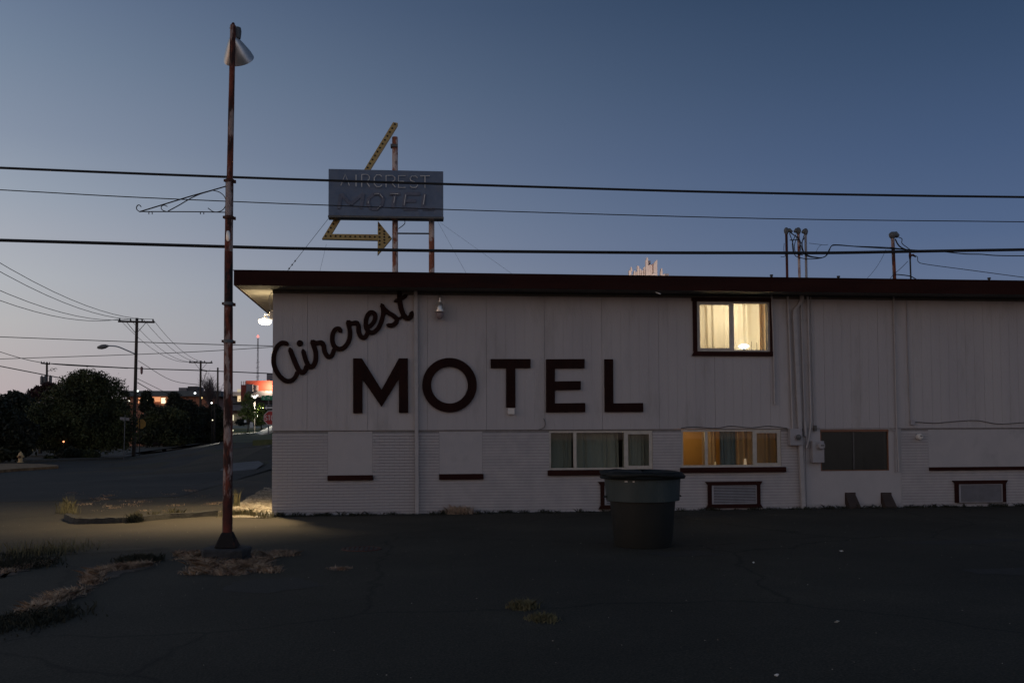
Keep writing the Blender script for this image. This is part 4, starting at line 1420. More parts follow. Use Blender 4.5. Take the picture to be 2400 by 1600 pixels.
# ------------------------------------------------------------------ street cables across the front
YCB = 16.2
def across(pts, r, label):
    (ax, ay), (bx, by) = pts[0], pts[1]
    (cx, cy), (dx, dy) = pts[-2], pts[-1]
    pts = [(ax - 900, ay - 900 * (by - ay) / (bx - ax))] + pts + [(dx + 900, dy + 900 * (dy - cy) / (dx - cx))]
    q = [V(a, b, YCB) for a, b in spline(pts, 8)]
    return tag(MB().tube(q, r, 8).build('overhead_cable', M['wireblack'], smooth_=True), label, 'cable', 'cables strung across the front of the motel')


across([(0, 393.5), (300, 406), (620, 418), (740, 422), (1060, 432), (1633, 449), (2100, 458), (2400, 462)], .0215, 'thick black cable highest across the sky')
across([(0, 445), (300, 461.5), (620, 475.5), (740, 480), (1060, 491.5), (1780, 512), (2400, 520)], .0085, 'thinnest black cable crossing the lower part of the sign box')
across([(0, 563), (300, 571.5), (620, 580.5), (740, 583), (1060, 588), (1500, 592), (1780, 592.5), (1950, 592.5), (2150, 589), (2400, 585)], .0275, 'thickest black cable lowest, just above the roof edge')

# ------------------------------------------------------------------ light pole in the lot
pb = G(533, 1310)
YP = pb.y
pole = thing('light_pole', 'tall rusty maroon light pole with a bell lamp and an empty scroll bracket', 'light pole', (pb.x, YP, 0))
SC = F / P(533, 1300, 1).length
def PV(px, py):
    return V(px, py, YP)
bx = PV(532, 1281)
sections = [((533, 1249), (533.5, 1172), .063, .062, 'rustlow'), ((533.5, 1172), (534.5, 1042), .0615, .060, 'rust'), ((534.5, 1042), (535.5, 720), .059, .056, 'rust'),
            ((535.5, 720), (536, 590), .0555, .054, 'rustlow'), ((536, 590), (537, 510), .0535, .052, 'rust'), ((537, 510), (538.5, 424), .0515, .049, 'rustpale'),
            ((538.5, 424), (546, 60), .0415, .036, 'rust')]
for a, b, r0, r1, m in sections:
    A, B = PV(*a), PV(*b)
    n = max(2, int((B - A).length / .15))
    mb = MB().tube([A.lerp(B, k / n) for k in range(n + 1)], [r0 + (r1 - r0) * k / n + random.uniform(-.0006, .0006) for k in range(n + 1)], 18)
    mb.build('shaft', M[m], pole, smooth_=True)
mb = MB()
A, B = PV(532.5, 1281), PV(533, 1246)
mb.v = []
for w_, p in ((.145, A), (.066, B)):
    mb.v += [(p.x - w_, p.y - w_, p.z), (p.x + w_, p.y - w_, p.z), (p.x + w_, p.y + w_, p.z), (p.x - w_, p.y + w_, p.z)]
mb.f = [(0, 1, 5, 4), (1, 2, 6, 5), (2, 3, 7, 6), (3, 0, 4, 7), (4, 5, 6, 7), (3, 2, 1, 0)]
mb.build('flared_base', mat('charred_base_paint', (.012, .009, .008), (.07, .018, .012), scale=5, rough=.9, bump=.8, lo=.5, hi=.62), pole, bevel=.012)
for (x, y), ww in (((538.3, 424), .052), ((537, 510), .056), ((535.6, 712), .060), ((535.2, 800), .061)):
    c = PV(x, y)
    MB().lathe([(ww, -.022), (ww + .008, -.018), (ww + .008, .018), (ww, .022)], c, 18).build('band', M['rustband'] if y < 600 else M['galvdark'], pole, smooth_=True)
    MB().box(c.x + ww, c.x + ww + .03, c.y - .014, c.y + .014, c.z - .03, c.z + .01).build('band_clamp', M['rustband'], pole)
    MB().box(c.x - ww - .024, c.x - ww, c.y - .014, c.y + .014, c.z - .012, c.z + .02).build('band_clamp', M['rustband'], pole)
c = PV(536.3, 555)
MB().lathe([(0, -.075), (.018, -.07), (.026, -.04), (.026, .04), (.018, .07), (0, .075)], (c.x, c.y - .046, c.z), 12, Matrix(((1, 0, 0), (0, .5, 0), (0, 0, 1)))).build('cover_plate', M['galv'], pole, smooth_=True)
# bell lamp
axis_d = Vector((.16, 1.05, -.92)).normalized()
tilt = (-axis_d).to_track_quat('Z', 'Y').to_matrix()
apex = PV(544, 83) + Vector((0, .07, 0))
prof = [(.045, .0), (.066, -.025), (.108, -.095), (.152, -.18), (.186, -.25), (.203, -.30), (.206, -.31)]
lampm = MB().lathe(prof + [(.200, -.309), (.180, -.248), (.146, -.178), (.102, -.092), (.055, -.03)], apex, 32, tilt)
lampm.build('reflector', M['galv'], pole, smooth_=True)
MB().lathe([(.045, .001), (.052, .03), (.058, .1), (.05, .15), (.0, .17)], apex + Vector((.045, .04, 0)), 16).build('lamp_cap', M['galvdark'], pole, smooth_=True)
MB().lathe([(0, -.2), (.03, -.19), (.045, -.14), (.02, -.05)], apex, 12, tilt).build('bulb', mat('unlit_bulb', (.5, .5, .5), rough=.2), pole, smooth_=True)
MB().tube([PV(546, 62), PV(546.5, 57), apex + Vector((-.02, -.03, .1))], .024, 8).build('neck', M['rustlow'], pole, smooth_=True)
# scroll bracket
def B6(x, y):
    return V(300 + x / 6.534, 400 + y / 6.534, YP)
def iron(pts, r=.006, per=5):
    q = [B6(a, b) for a, b in spline(pts, per)]
    return MB().tube(q, r, 6)
for pts, r in (([(1500, 240), (1290, 300), (1000, 380), (700, 470), (400, 562), (175, 630)], .0085), ([(175, 627), (600, 628), (1050, 630), (1488, 638)], .007),
               ([(175, 627), (140, 600), (130, 565), (150, 530), (180, 530), (202, 556)], .0065), ([(590, 628), (530, 605), (508, 570), (520, 540), (560, 530), (604, 550)], .006),
               ([(1290, 303), (1100, 360), (950, 430), (780, 530), (610, 622)], .007), ([(1300, 303), (1390, 325), (1460, 375), (1495, 440), (1500, 500), (1480, 565), (1430, 615), (1350, 633), (1290, 620), (1225, 572)], .006),
               ([(1502, 160), (1500, 400), (1492, 700)], .008)):
    iron(pts, r).build('scroll_bar', M['iron'], pole, smooth_=True)
for xx in (345, 1135):
    iron([(xx - 25, 668), (xx - 22, 632), (xx + 22, 632), (xx + 25, 668)], .006, 2).build('hanging_hook', M['iron'], pole)
# plinth
ppl = PV(478, 1300).x, PV(585, 1300).x
ztp = PV(532, 1281).z
pp = MB()
rr_ = random.Random(3)
N = 22
ring = []
for k in range(N):
    an = 2 * PI * k / N
    cxx, sxx = math.cos(an), math.sin(an)
    m_ = max(abs(cxx), abs(sxx))
    ring.append((cxx / m_ ** .75, sxx / m_ ** .75))
wx = (ppl[1] - ppl[0]) / 2
cxp = (ppl[0] + ppl[1]) / 2
for zz, sc in ((0.0, .99), (ztp * .35, .98), (ztp * .5, 1.02), (ztp * .85, 1.03), (ztp - .004, .97)):
    for a_, b_ in ring:
        pp.v.append((cxp + a_ * wx * (sc + rr_.uniform(-.03, .03)), YP + b_ * .29 * (sc + rr_.uniform(-.03, .03)), zz if zz == 0 else zz + rr_.uniform(-.012, .0)))
for k in range(4):
    for j in range(N):
        a_, b_ = k * N + j, k * N + (j + 1) % N
        pp.f.append((a_, b_, b_ + N, a_ + N))
pp.f.append(tuple(4 * N + j for j in range(N)))
tag(pp.build('concrete_plinth', M['plinth']), 'dark crumbling concrete block under the rusty light pole', 'plinth')

# ------------------------------------------------------------------ rubbish bin
bf = G(1507, 1287)
Rb = 66.5 / (F / (bf.length)) * 1.0
dist = math.hypot(bf.x, bf.y)
s_px = F / dist
Rb = 67 / s_px
cb = Vector((bf.x, bf.y, 0)) * ((dist + Rb) / dist)
s_px = F / (dist + Rb)
def zof(py):
    return V(1505, py, cb.y).z
rt = lambda px: px / s_px
binn = thing('rubbish_bin', 'large round dark green rubbish bin with a wide grey band and sagging black lid', 'bin', cb)
z171, z120, z104 = zof(1171), zof(1122), zof(1106)
MB().lathe([(rt(65), .0), (rt(66.5), .03), (rt(75.5), z171 + .02)], cb, 48).build('body', M['binlow'], binn, smooth_=True)
MB().lathe([(rt(75.6), z171 + .0), (rt(84.5), z171), (rt(87.5), z120 + .01), (rt(80), z120 + .012)], cb, 48).build('band', M['binup'], binn, smooth_=True)
MB().lathe([(rt(82), z120 + .014), (rt(97), z120 + .014), (rt(98.5), z120 + .03), (rt(92), z104 + .0)], cb, 48).build('rim', M['binlid'], binn, smooth_=True)
# sagging lid
lm = MB()
NR, NA = 8, 48
for i in range(NR + 1):
    for j in range(NA):
        an = 2 * PI * j / NA
        rr = rt(99) * i / NR
        zz = z104 + .045 * (1 - (i / NR) ** 2) * (.6 + .4 * math.cos(an * 2)) + .02 * math.sin(an * 3 + 1) * (i / NR) ** 2 - .03 * (i / NR) ** 2 * math.cos(an) + .016 * math.sin(an * 7) * (i / NR) ** 3
        if i == NR: zz -= .018
        lm.v.append((cb.x + rr * math.cos(an), cb.y + rr * math.sin(an), zz))
for i in range(NR):
    for j in range(NA):
        a_, b_ = i * NA + j, i * NA + (j + 1) % NA
        lm.f.append((a_, a_ + NA, b_ + NA, b_))
lo_ = lm.build('lid', M['binlid'], binn, smooth_=True)
so_ = lo_.modifiers.new('s', 'SOLIDIFY'); so_.thickness = .02
# folded flap of the lid
fp = MB()
for a_ in range(9):
    an = math.radians(-158 + a_ * 14)
    for rr, zz in ((rt(99.5), z104 + .012), (rt(101), z104 - .05 - .02 * math.sin(a_ * 1.1))):
        fp.v.append((cb.x + rr * math.cos(an), cb.y + rr * math.sin(an), zz))
for a_ in range(8):
    fp.f.append((2 * a_, 2 * a_ + 1, 2 * a_ + 3, 2 * a_ + 2))
f_ = fp.build('lid_flap', M['binlid'], binn, smooth_=True)
s2 = f_.modifiers.new('s', 'SOLIDIFY'); s2.thickness = .012
for px, ww in ((1473, .028), (1487, .012)):
    p = V(px, 1129, cb.y - rt(86))
    d = Vector((p.x - cb.x, 0, 0))
    yy = cb.y - math.sqrt(max(.01, rt(87.3) ** 2 - d.x ** 2)) - .006
    MB().box(p.x - ww, p.x + ww, yy, yy + .02, p.z - .008, p.z + .010).build('sticker', M['whitep'], binn)
for sx in (-1, 1):
    MB().tube([cb + Vector((sx * rt(86), -.05, z171 + .06)), cb + Vector((sx * (rt(86) + .03), 0, z171 + .05)), cb + Vector((sx * rt(86), .05, z171 + .06))], .012, 6).build('handle', M['binlow'], binn)

# ------------------------------------------------------------------ kerb, gravel, straw, weeds
kp = [G(148, 1216), G(165, 1224), G(190, 1228), G(300, 1225), G(400, 1216), G(512, 1209)]
km = MB()
rk = random.Random(5)
kpts = [Vector(x) for x in spline([tuple(p) for p in kp], 8)]
for k, p in enumerate(kpts):
    d = (kpts[min(k + 1, len(kpts) - 1)] - kpts[max(k - 1, 0)]).normalized()
    nrm_ = Vector((-d.y, d.x, 0))
    j = lambda s=.008: rk.uniform(-s, s)
    hgt = .105 + j(.01)
    km.v += [tuple(p + nrm_ * (-.0 + j())), tuple(p + nrm_ * (.02 + j()) + Vector((0, 0, hgt))), tuple(p + nrm_ * (.14 + j()) + Vector((0, 0, hgt + j()))), tuple(p + nrm_ * (.16 + j()))]
for k in range(len(kpts) - 1):
    i = 4 * k
    for j in range(3):
        km.f.append((i + j, i + 4 + j, i + 5 + j, i + 1 + j))
km.f += [(0, 1, 2, 3), tuple(4 * (len(kpts) - 1) + j for j in (3, 2, 1, 0))]
structure(km.build('kerb', M['kerb']))


def blades(name, centers, n, h, spread, m, seed=0, lean=.5, wide=.006, kind='stuff', z0=None):
    r = np.random.default_rng(seed)
    cs = np.array([(c[0], c[1], H(c[0], c[1]) if len(c) < 3 else c[2]) for c in centers], float)
    idx = r.integers(0, len(cs), n)
    wgt = r.uniform(0, 1, len(cs)) ** 1.6 + .05
    idx = r.choice(len(cs), n, p=wgt / wgt.sum())
    base = cs[idx] + np.c_[r.normal(0, spread, n), r.normal(0, spread * 1.3, n), np.zeros(n)]
    an = r.uniform(0, 2 * PI, n)
    hh = h * r.uniform(.15, 1.2, n) * (.55 + wgt[idx])
    ln = lean * r.uniform(.1, 1, n) * hh
    tip = base + np.c_[np.cos(an) * ln, np.sin(an) * ln, hh]
    mid = base + np.c_[np.cos(an) * ln * .3, np.sin(an) * ln * .3, hh * .6]
    a2 = r.uniform(0, 2 * PI, n)
    w = np.c_[np.cos(a2), np.sin(a2), np.zeros(n)] * wide
    v = np.stack([base - w, base + w, mid + w * .7, tip, mid - w * .7], axis=1).reshape(-1, 3)
    o = npmesh(name, v, 5, m, kind=kind)
    return o


def line_pts(pts, n):
    out = []
    for k in range(n):
        t = random.random() * (len(pts) - 1)
        i = int(t); f = t - i
        p, q = G(*pts[i]), G(*pts[min(i + 1, len(pts) - 1)])
        out.append(tuple(p.lerp(q, f)))
    return out


S_ = 'stuff'
def st(o, label, cat):
    o['label'] = label; o['category'] = cat
    return o


# straw round the plinth (lying)
cs = [tuple(G(x, y)) for x, y in [(random.uniform(450, 640), random.uniform(1312, 1346)) for _ in range(90)]]
st(blades('dry_grass', cs, 9000, .05, .05, M['straw'], 1, lean=3.0, wide=.004), 'dead straw heaped around the foot of the light pole block', 'grass')
cs = [tuple(G(x, y)) for x, y in [(random.uniform(590, 690), random.uniform(1296, 1306)) for _ in range(16)] + [(random.uniform(420, 480), random.uniform(1300, 1312)) for _ in range(14)]]
st(blades('dry_grass', cs, 2200, .05, .05, M['straw'], 2, lean=2.5, wide=.004), 'thin straw trailing beside the light pole block', 'grass')
for k, (pts, n, nb, h, lb) in enumerate((([(215, 1372), (222, 1345), (255, 1335), (290, 1333), (340, 1325)], 60, 6000, .06, 'dead grass mound along the old broken kerb'),
                                         ([(60, 1440), (105, 1420), (150, 1398), (195, 1385)], 60, 4000, .07, 'dead grass strip at the lot corner'),
                                         ([(0, 1345), (60, 1330), (110, 1320)], 40, 2200, .05, 'straw scattered at the lot edge'),
                                         ([(770, 1333), (805, 1333)], 16, 500, .03, 'little ring of straw on the asphalt'))):
    st(blades('dry_grass', line_pts(pts, n), int(nb * .7), h * .8, .055, M['straw'], 10 + k, lean=2.4, wide=.004), lb, 'grass')
st(blades('weeds', line_pts([(145, 1205), (160, 1198), (172, 1205)], 14), 300, .22, .08, M['weed'], 20, lean=.6, wide=.004), 'tall pale weeds at the rounded end of the kerb', 'weeds')
st(blades('weeds', line_pts([(300, 1216), (330, 1214)], 6) + line_pts([(355, 1212), (380, 1210)], 8) + line_pts([(400, 1210), (425, 1208)], 4), 520, .12, .06, M['weed'], 21, lean=.8, wide=.005), 'tufts of pale weeds sprouting behind the kerb', 'weeds')
st(blades('weeds', line_pts([(312, 1224), (335, 1222)], 8), 900, .13, .05, M['darkweed'], 22, lean=.8, wide=.007), 'dark weed clump in front of the kerb', 'weeds')
st(blades('weeds', line_pts([(515, 1212), (560, 1206), (600, 1210), (635, 1214)], 40), 1400, .10, .08, M['weed'], 23, lean=.8, wide=.005), 'weeds between the kerb and the gravel bed', 'weeds')
st(blades('weeds', line_pts([(553, 1190), (556, 1182)], 3), 90, .28, .04, M['weed'], 24, lean=.35, wide=.006), 'single tall weed at the gravel bed edge', 'weeds')
st(blades('weeds', line_pts([(30, 1290), (80, 1300), (130, 1290), (170, 1288)], 60), 650, .11, .24, M['weed'], 25, lean=.7, wide=.004), 'tall thin dry weeds at the lot edge', 'weeds')
st(blades('weeds', line_pts([(20, 1305), (60, 1300), (110, 1298)], 40), 1300, .04, .22, M['darkweed'], 26, lean=1.0, wide=.008), 'low dark weeds at the lot edge', 'weeds')
st(blades('weeds', line_pts([(20, 1330), (70, 1322)], 20), 2500, .06, .16, M['darkweed'], 27, lean=1.2, wide=.009), 'dark weed patch on the lot corner', 'weeds')
st(blades('weeds', line_pts([(300, 1312), (335, 1316)], 12), 2200, .07, .09, M['darkweed'], 28, lean=1.2, wide=.009), 'dark weed clump on the broken kerb', 'weeds')
st(blades('weeds', line_pts([(20, 1470), (70, 1450), (110, 1445)], 30), 1600, .045, .17, M['darkweed'], 29, lean=1.1, wide=.009), 'dark weed clump at the lot corner', 'weeds')
st(blades('weeds', line_pts([(1215, 1424), (1245, 1424)], 10) + line_pts([(1255, 1450), (1290, 1454)], 10), 1500, .05, .05, M['weed'], 30, lean=1.2, wide=.005), 'green weeds growing in a crack of the open lot', 'weeds')
fp_ = [(XC + random.random() * 17, YW - random.uniform(.05, .25), 0) for _ in range(260)]
st(blades('weeds', fp_, 6000, .06, .05, M['darkweed'], 31, lean=1.5, wide=.006), 'low dark weeds along the foot of the motel wall', 'weeds')
fp_ = [(W(1075 + random.uniform(-30, 25), 1200).x, YW - random.uniform(.05, .2), 0) for _ in range(26)]
st(blades('dry_grass', fp_, 1500, .12, .06, M['straw'], 32, lean=1.2, wide=.004), 'dead grass tuft against the wall beyond the downspout', 'grass')
fp_ = [tuple(G(random.uniform(160, 560), random.uniform(1150, 1200))) for _ in range(60)]
st(blades('dry_grass', fp_, 1300, .04, .10, M['straw'], 33, lean=2, wide=.004), 'sparse straw litter on the sandy asphalt behind the kerb', 'grass')
fp_ = [tuple(G(random.uniform(170, 300), random.uniform(1076, 1080))) for _ in range(20)]


def stones(name, pts, smin, smax, m, seed, zoff=.0):
    r = np.random.default_rng(seed)
    n = len(pts)
    c = np.array([(p[0], p[1], H(p[0], p[1])) for p in pts])
    s = r.uniform(smin, smax, n)
    o_ = np.array([(1, 0, 0), (0, 1, 0), (-1, 0, 0), (0, -1, 0), (0, 0, .6), (0, 0, -.3)], float)
    tri = [(0, 1, 4), (1, 2, 4), (2, 3, 4), (3, 0, 4)]
    an = r.uniform(0, 2 * PI, n)
    out = []
    for k in range(n):
        ca, sa = math.cos(an[k]), math.sin(an[k])
        q = o_ * s[k] * r.uniform(.6, 1.3, (6, 1))
        q = np.c_[q[:, 0] * ca - q[:, 1] * sa, q[:, 0] * sa + q[:, 1] * ca, q[:, 2] + zoff + .008]
        q += c[k]
        for t_ in tri:
            out.append(q[list(t_)])
    return npmesh(name, np.concatenate(out), 3, m, kind='stuff')


gp = []
while len(gp) < 2600:
    px, py = random.uniform(545, 637), random.uniform(1143, 1214)
    if px > 545 + (1190 - py) * 1.6:
        p = G(px, py)
        if p.x < XC - .02:
            gp.append(p)
st(stones('gravel', gp, .008, .034, M['stone'], 3, .004), 'pale gravel and stones piled at the motel corner', 'gravel')
gp = [G(random.uniform(600, 636), random.uniform(1204, 1213)) for _ in range(240)]
st(stones('gravel', gp, .02, .05, M['whitep'], 4, .004), 'larger white stones at the foot of the motel corner', 'gravel')
gp = [(random.uniform(-10, 16), random.uniform(4, 18.5), 0) for _ in range(700)]
st(stones('loose_grit', gp, .003, .009, M['stone'], 5), 'loose grit scattered over the asphalt lot', 'grit')
for k, (px, py, w_, lb) in enumerate(((1962, 1461, .028, 'white scrap of litter on the open asphalt of the lot'), (1821, 1588, .022, 'white scrap of litter nearest the viewer on the lot'),
                                      (1766, 1321, .025, 'pale crumpled scrap of litter between bin and open lot'), (1972, 1294, .03, 'thin pale scrap of litter nearer the hoods'))):
    p = G(px, py)
    mb = MB()
    pts = [(p.x + w_ * math.cos(a_) * random.uniform(.6, 1.2), p.y + w_ * .8 * math.sin(a_) * random.uniform(.6, 1.2), .012 + random.uniform(0, .02)) for a_ in np.linspace(0, 2 * PI, 7)[:-1]]
    mb.v = pts + [(p.x, p.y, .03), (p.x, p.y, .009)]
    mb.f = [(i, (i + 1) % 6, 6) for i in range(6)] + [((i + 1) % 6, i, 7) for i in range(6)]
    tag(mb.build('litter', M['litterw']), lb, 'litter', 'scraps of litter on the lot')


# ------------------------------------------------------------------ far side: trees
def tree(px, depth, blobs, m, label, name='broadleaf_tree', cat='tree', n=9000, leaf=.16, trunk=True, group='trees across the road', seed=0, tr=.16):
    """blobs: (px, py, rx_px, ry_px, depth offset m)"""
    r = np.random.default_rng(seed + 100)
    b = down_px(px, depth)
    t = thing(name, label, cat, b, group)
    s = depth / F
    C_, Rr = [], []
    for (x, y, rx, ry, dz) in blobs:
        c = P(x, y, depth + dz)
        C_.append(np.array(c)); Rr.append(np.array([rx * s, (rx + ry) * .5 * s, ry * s]))
    vol = np.array([q.prod() ** (2 / 3) for q in Rr]); vol = vol / vol.sum()
    # leaf clumps
    verts = []
    nc = max(30, n // 16)
    for k in range(nc):
        i = r.choice(len(C_), p=vol)
        d = r.normal(size=3); d /= np.linalg.norm(d)
        rad = r.uniform(.55, 1.0) ** .5 * (1 + r.normal(0, .05))
        cc = C_[i] + d * Rr[i] * rad
        m_ = int(n / nc)
        cs_ = Rr[i].mean() * .15 * r.uniform(.6, 1.4)
        pts = cc + r.normal(size=(m_, 3)) * cs_ * np.array([1, 1, .7])
        sz = leaf * r.uniform(.5, 1.3, (m_, 1))
        u_ = r.normal(size=(m_, 3)); u_ /= np.linalg.norm(u_, axis=1, keepdims=True)
        w_ = np.cross(u_, r.normal(size=(m_, 3))); w_ /= np.linalg.norm(w_, axis=1, keepdims=True)
        verts.append(np.stack([pts - u_ * sz, pts + w_ * sz * .5, pts + u_ * sz, pts - w_ * sz * .5], axis=1).reshape(-1, 3))
    V_ = np.concatenate(verts)
    V_[:, 2] = np.maximum(V_[:, 2], b.z + .02)
    npmesh('crown', V_, 4, m, t)
    if trunk:
        mb = MB()
        top = Vector(C_[0])
        mb.tube([b, b.lerp(top, .4) + Vector((.05, 0, 0)), top], [tr, tr * .8, tr * .3], 8)
        for k in range(1, len(C_)):
            e = Vector(C_[k])
            s0 = b.lerp(top, r.uniform(.35, .7))
            mb.tube([s0, s0.lerp(e, .5) + Vector((0, 0, .1)), e], [tr * .45, tr * .3, tr * .12], 6)
        mb.build('trunk', M['bark'], t)
    return t


tree(195, 72, [(200, 930, 60, 50, 0), (155, 950, 50, 55, 0), (250, 935, 48, 50, 1), (200, 985, 95, 60, 0), (120, 990, 50, 50, -1), (265, 990, 45, 50, 0), (205, 893, 42, 26, 0), (160, 1025, 75, 32, 0), (240, 1022, 70, 34, 0), (95, 1022, 50, 30, 0)], M['leaf'],
     'great domed dark green tree across the road beside the streetlight pole', n=80000, leaf=.10, seed=1, tr=.3)
tree(40, 80, [(45, 955, 35, 30, 0), (20, 985, 45, 50, 0), (70, 990, 35, 45, 0), (35, 930, 18, 14, 0), (55, 1020, 45, 26, 0), (5, 1020, 40, 30, 0)], M['leaf3'], 'dark loose tree at the far end of the hedge line by the small white sign', n=26000, leaf=.18, seed=2, tr=.22)
tree(0, 62, [(5, 1000, 45, 45, 0), (-40, 980, 50, 60, 0), (50, 1020, 30, 35, 0), (20, 1050, 45, 25, 0)], M['leaf3'], 'low black tree mass behind the fire hydrant', n=26000, leaf=.16, seed=3, tr=.2)
tree(95, 95, [(95, 915, 14, 12, 0), (110, 905, 10, 10, 0), (85, 925, 20, 14, 0), (125, 915, 12, 14, 0)], M['leafred'], 'dark purple leaved tree top around the transformer pole', n=5000, leaf=.17, seed=4, tr=.2)
tree(344, 100, [(344, 925, 9, 10, 0), (344, 940, 14, 14, 0), (346, 955, 18, 14, 0)], M['leaf3'], 'small pointed conifer in front of the lit orange building', name='conifer_tree', n=3500, leaf=.16, seed=5, tr=.16)
tree(385, 95, [(385, 975, 35, 22, 0), (360, 995, 35, 30, 0), (410, 990, 30, 30, 0), (385, 1012, 50, 22, 0), (350, 1025, 35, 18, 0), (400, 1028, 45, 16, 0)], M['leaf2'], 'olive green rounded tree beyond the orange tinted sign back', n=24000, leaf=.13, seed=6, tr=.2)
tree(408, 105, [(408, 932, 12, 14, 0), (415, 948, 22, 18, 0), (432, 958, 26, 22, 0), (440, 985, 30, 35, 0), (435, 1020, 40, 20, 0)], M['leaf3'], 'dark peaked tree under the grey rooftop boxes', n=20000, leaf=.13, seed=7, tr=.2)
tree(480, 112, [(470, 985, 35, 35, 0), (500, 985, 24, 32, 0), (455, 1005, 30, 25, 0), (505, 960, 12, 14, 0), (480, 1022, 45, 18, 0)], M['leaf3'], 'dark tree behind the far crossarm pole', n=20000, leaf=.14, seed=8, tr=.2)
tree(522, 112, [(522, 985, 16, 20, 0), (518, 1005, 14, 18, 0), (520, 1022, 18, 14, 0)], M['leaf2'], 'narrow olive tree beside the bare pole', n=3000, leaf=.17, seed=9, tr=.15)
tree(580, 86, [(581, 950, 14, 26, 0), (584, 930, 8, 14, 0), (575, 968, 18, 14, 0), (592, 968, 12, 14, 0), (568, 965, 8, 6, 0)], M['leaf4'], 'slender green street tree in front of the red building', n=2600, leaf=.085, seed=10, tr=.07, group='street trees on the lit lawn')
tree(612, 98, [(611, 955, 10, 11, 0), (615, 970, 12, 14, 0), (603, 972, 9, 12, 0), (612, 985, 16, 10, 0)], M['leaf4'], 'yellow green street tree lit from inside beside the stop sign', n=4500, leaf=.11, seed=11, tr=.08, group='street trees on the lit lawn')
# purple bare tree
b = down_px(493, 125)
t = thing('bare_tree', 'bare purple grey twiggy tree between the crossarm pole and the bare pole', 'tree', b, 'trees across the road')
r_ = random.Random(4)
mb = MB()
top = P(492, 935, 125)
mb.tube([b, top], [.2, .12], 6)
for k in range(130):
    s0 = b.lerp(top, r_.uniform(.7, 1))
    e = P(492 + r_.gauss(0, 11), 935 - abs(r_.gauss(22, 14)), 125 + r_.uniform(-2, 2))
    md = s0.lerp(e, .5) + Vector((r_.uniform(-.3, .3), 0, .2))
    mb.tube([s0, md, e], [.035, .022, .008], 4, caps=False)
    for q in range(4):
        e2 = e + Vector((r_.uniform(-.9, .9), r_.uniform(-.5, .5), r_.uniform(.0, 1.0)))
        mb.tube([md.lerp(e, r_.uniform(.2, 1)), e2], [.016, .006], 4, caps=False)
mb.build('branches', M['twig'], t)
# bushes on the far verge
tree(165, 68, [(160, 1062, 22, 12, 0), (150, 1066, 14, 10, 0)], M['leaf3'], 'low dark bush on the far verge under the great tree', name='bush', cat='bush', n=4000, leaf=.09, trunk=False, seed=12, group='bushes on the far verge')
tree(205, 69, [(210, 1066, 22, 9, 0), (190, 1064, 14, 10, 0)], M['leaf2'], 'olive bush on the far verge beside the low dark one', name='bush', cat='bush', n=3500, leaf=.09, trunk=False, seed=13, group='bushes on the far verge')
tree(118, 66, [(118, 1073, 14, 5, 0)], M['leaf2'], 'smallest bush, nearest the hydrant on the verge', name='bush', cat='bush', n=1200, leaf=.07, trunk=False, seed=14, group='bushes on the far verge')
tree(365, 90, [(365, 1040, 6, 4, 0)], M['leafred'], 'tiny reddish bush beyond the utility pole', name='bush', cat='bush', n=500, leaf=.08, trunk=False, seed=15, group='bushes on the far verge')
tree(573, 118, [(565, 989, 14, 7, 0), (585, 988, 12, 6, 0), (600, 990, 10, 6, 0)], M['leaf3'], 'clipped dark shrubs before the pale shop front', name='shrub', cat='shrub', n=2500, leaf=.12, trunk=False, seed=16, group='shrubs on the lit lawn')
# far-off wood closing the horizon
r = np.random.default_rng(50)
n = 16000
az = r.uniform(-75, 75, n); dd = r.uniform(230, 300, n)
hh = (4 + 3 * np.sin(az * .35) + 1.5 * np.sin(az * 1.3)) * r.uniform(0, 1, n) ** .6
pts = np.c_[np.sin(np.radians(az)) * dd, np.cos(np.radians(az)) * dd, np.maximum(hh, 0) + .3]
u_ = r.normal(size=(n, 3)); w_ = r.normal(size=(n, 3))
sz = .7
vv = np.stack([pts - u_ * sz * .6, pts + w_ * sz * .6, pts + u_ * sz * .6, pts - w_ * sz * .6], axis=1).reshape(-1, 3)
vv[:, 2] = np.maximum(vv[:, 2], .05)
st(npmesh('distant_wood', vv, 4, M['leaf3'], kind='stuff'), 'low dark distant wood closing the horizon', 'wood')


# ------------------------------------------------------------------ utility poles
def upole(px, depth, ytop, r, label, arm=None, brace=True, lean=0, base_px=None):
    b = down_px(base_px or px, depth)
    top = P(px, ytop, depth)
    t = thing('utility_pole', label, 'utility pole', b, 'utility poles along the far road')
    MB().tube([b, top], [r, r * .75], 10).build('pole', M['wood_pole'], t, smooth_=True)
    if arm:
        x0_, x1_, y0_, y1_ = arm
        a, c = P(x0_, y0_, depth - .25), P(x1_, y1_, depth - .25)
        MB().tube([a, c], .075 * r / .14, 4).build('crossarm', M['wood_pole'], t)
        for k, f in enumerate((.04, .34, .66, .96)):
            q = a.lerp(c, f)
            MB().lathe([(.03, .05), (.06, .1), (.07, .18), (.04, .26), (0, .28)], q, 8).build('insulator', M['galvdark'], t)
        if brace:
            mid = a.lerp(c, .5)
            for f in (.22, .78):
                MB().tube([a.lerp(c, f), mid + Vector((0, 0, -.9 * r / .14))], .025, 5).build('brace', M['wood_pole'], t)
    return t, b, top


tp, bP, tP = upole(321, 76, 745, .15, 'tall dark utility pole carrying a curved streetlight arm', arm=(277, 362, 753, 755), base_px=314)
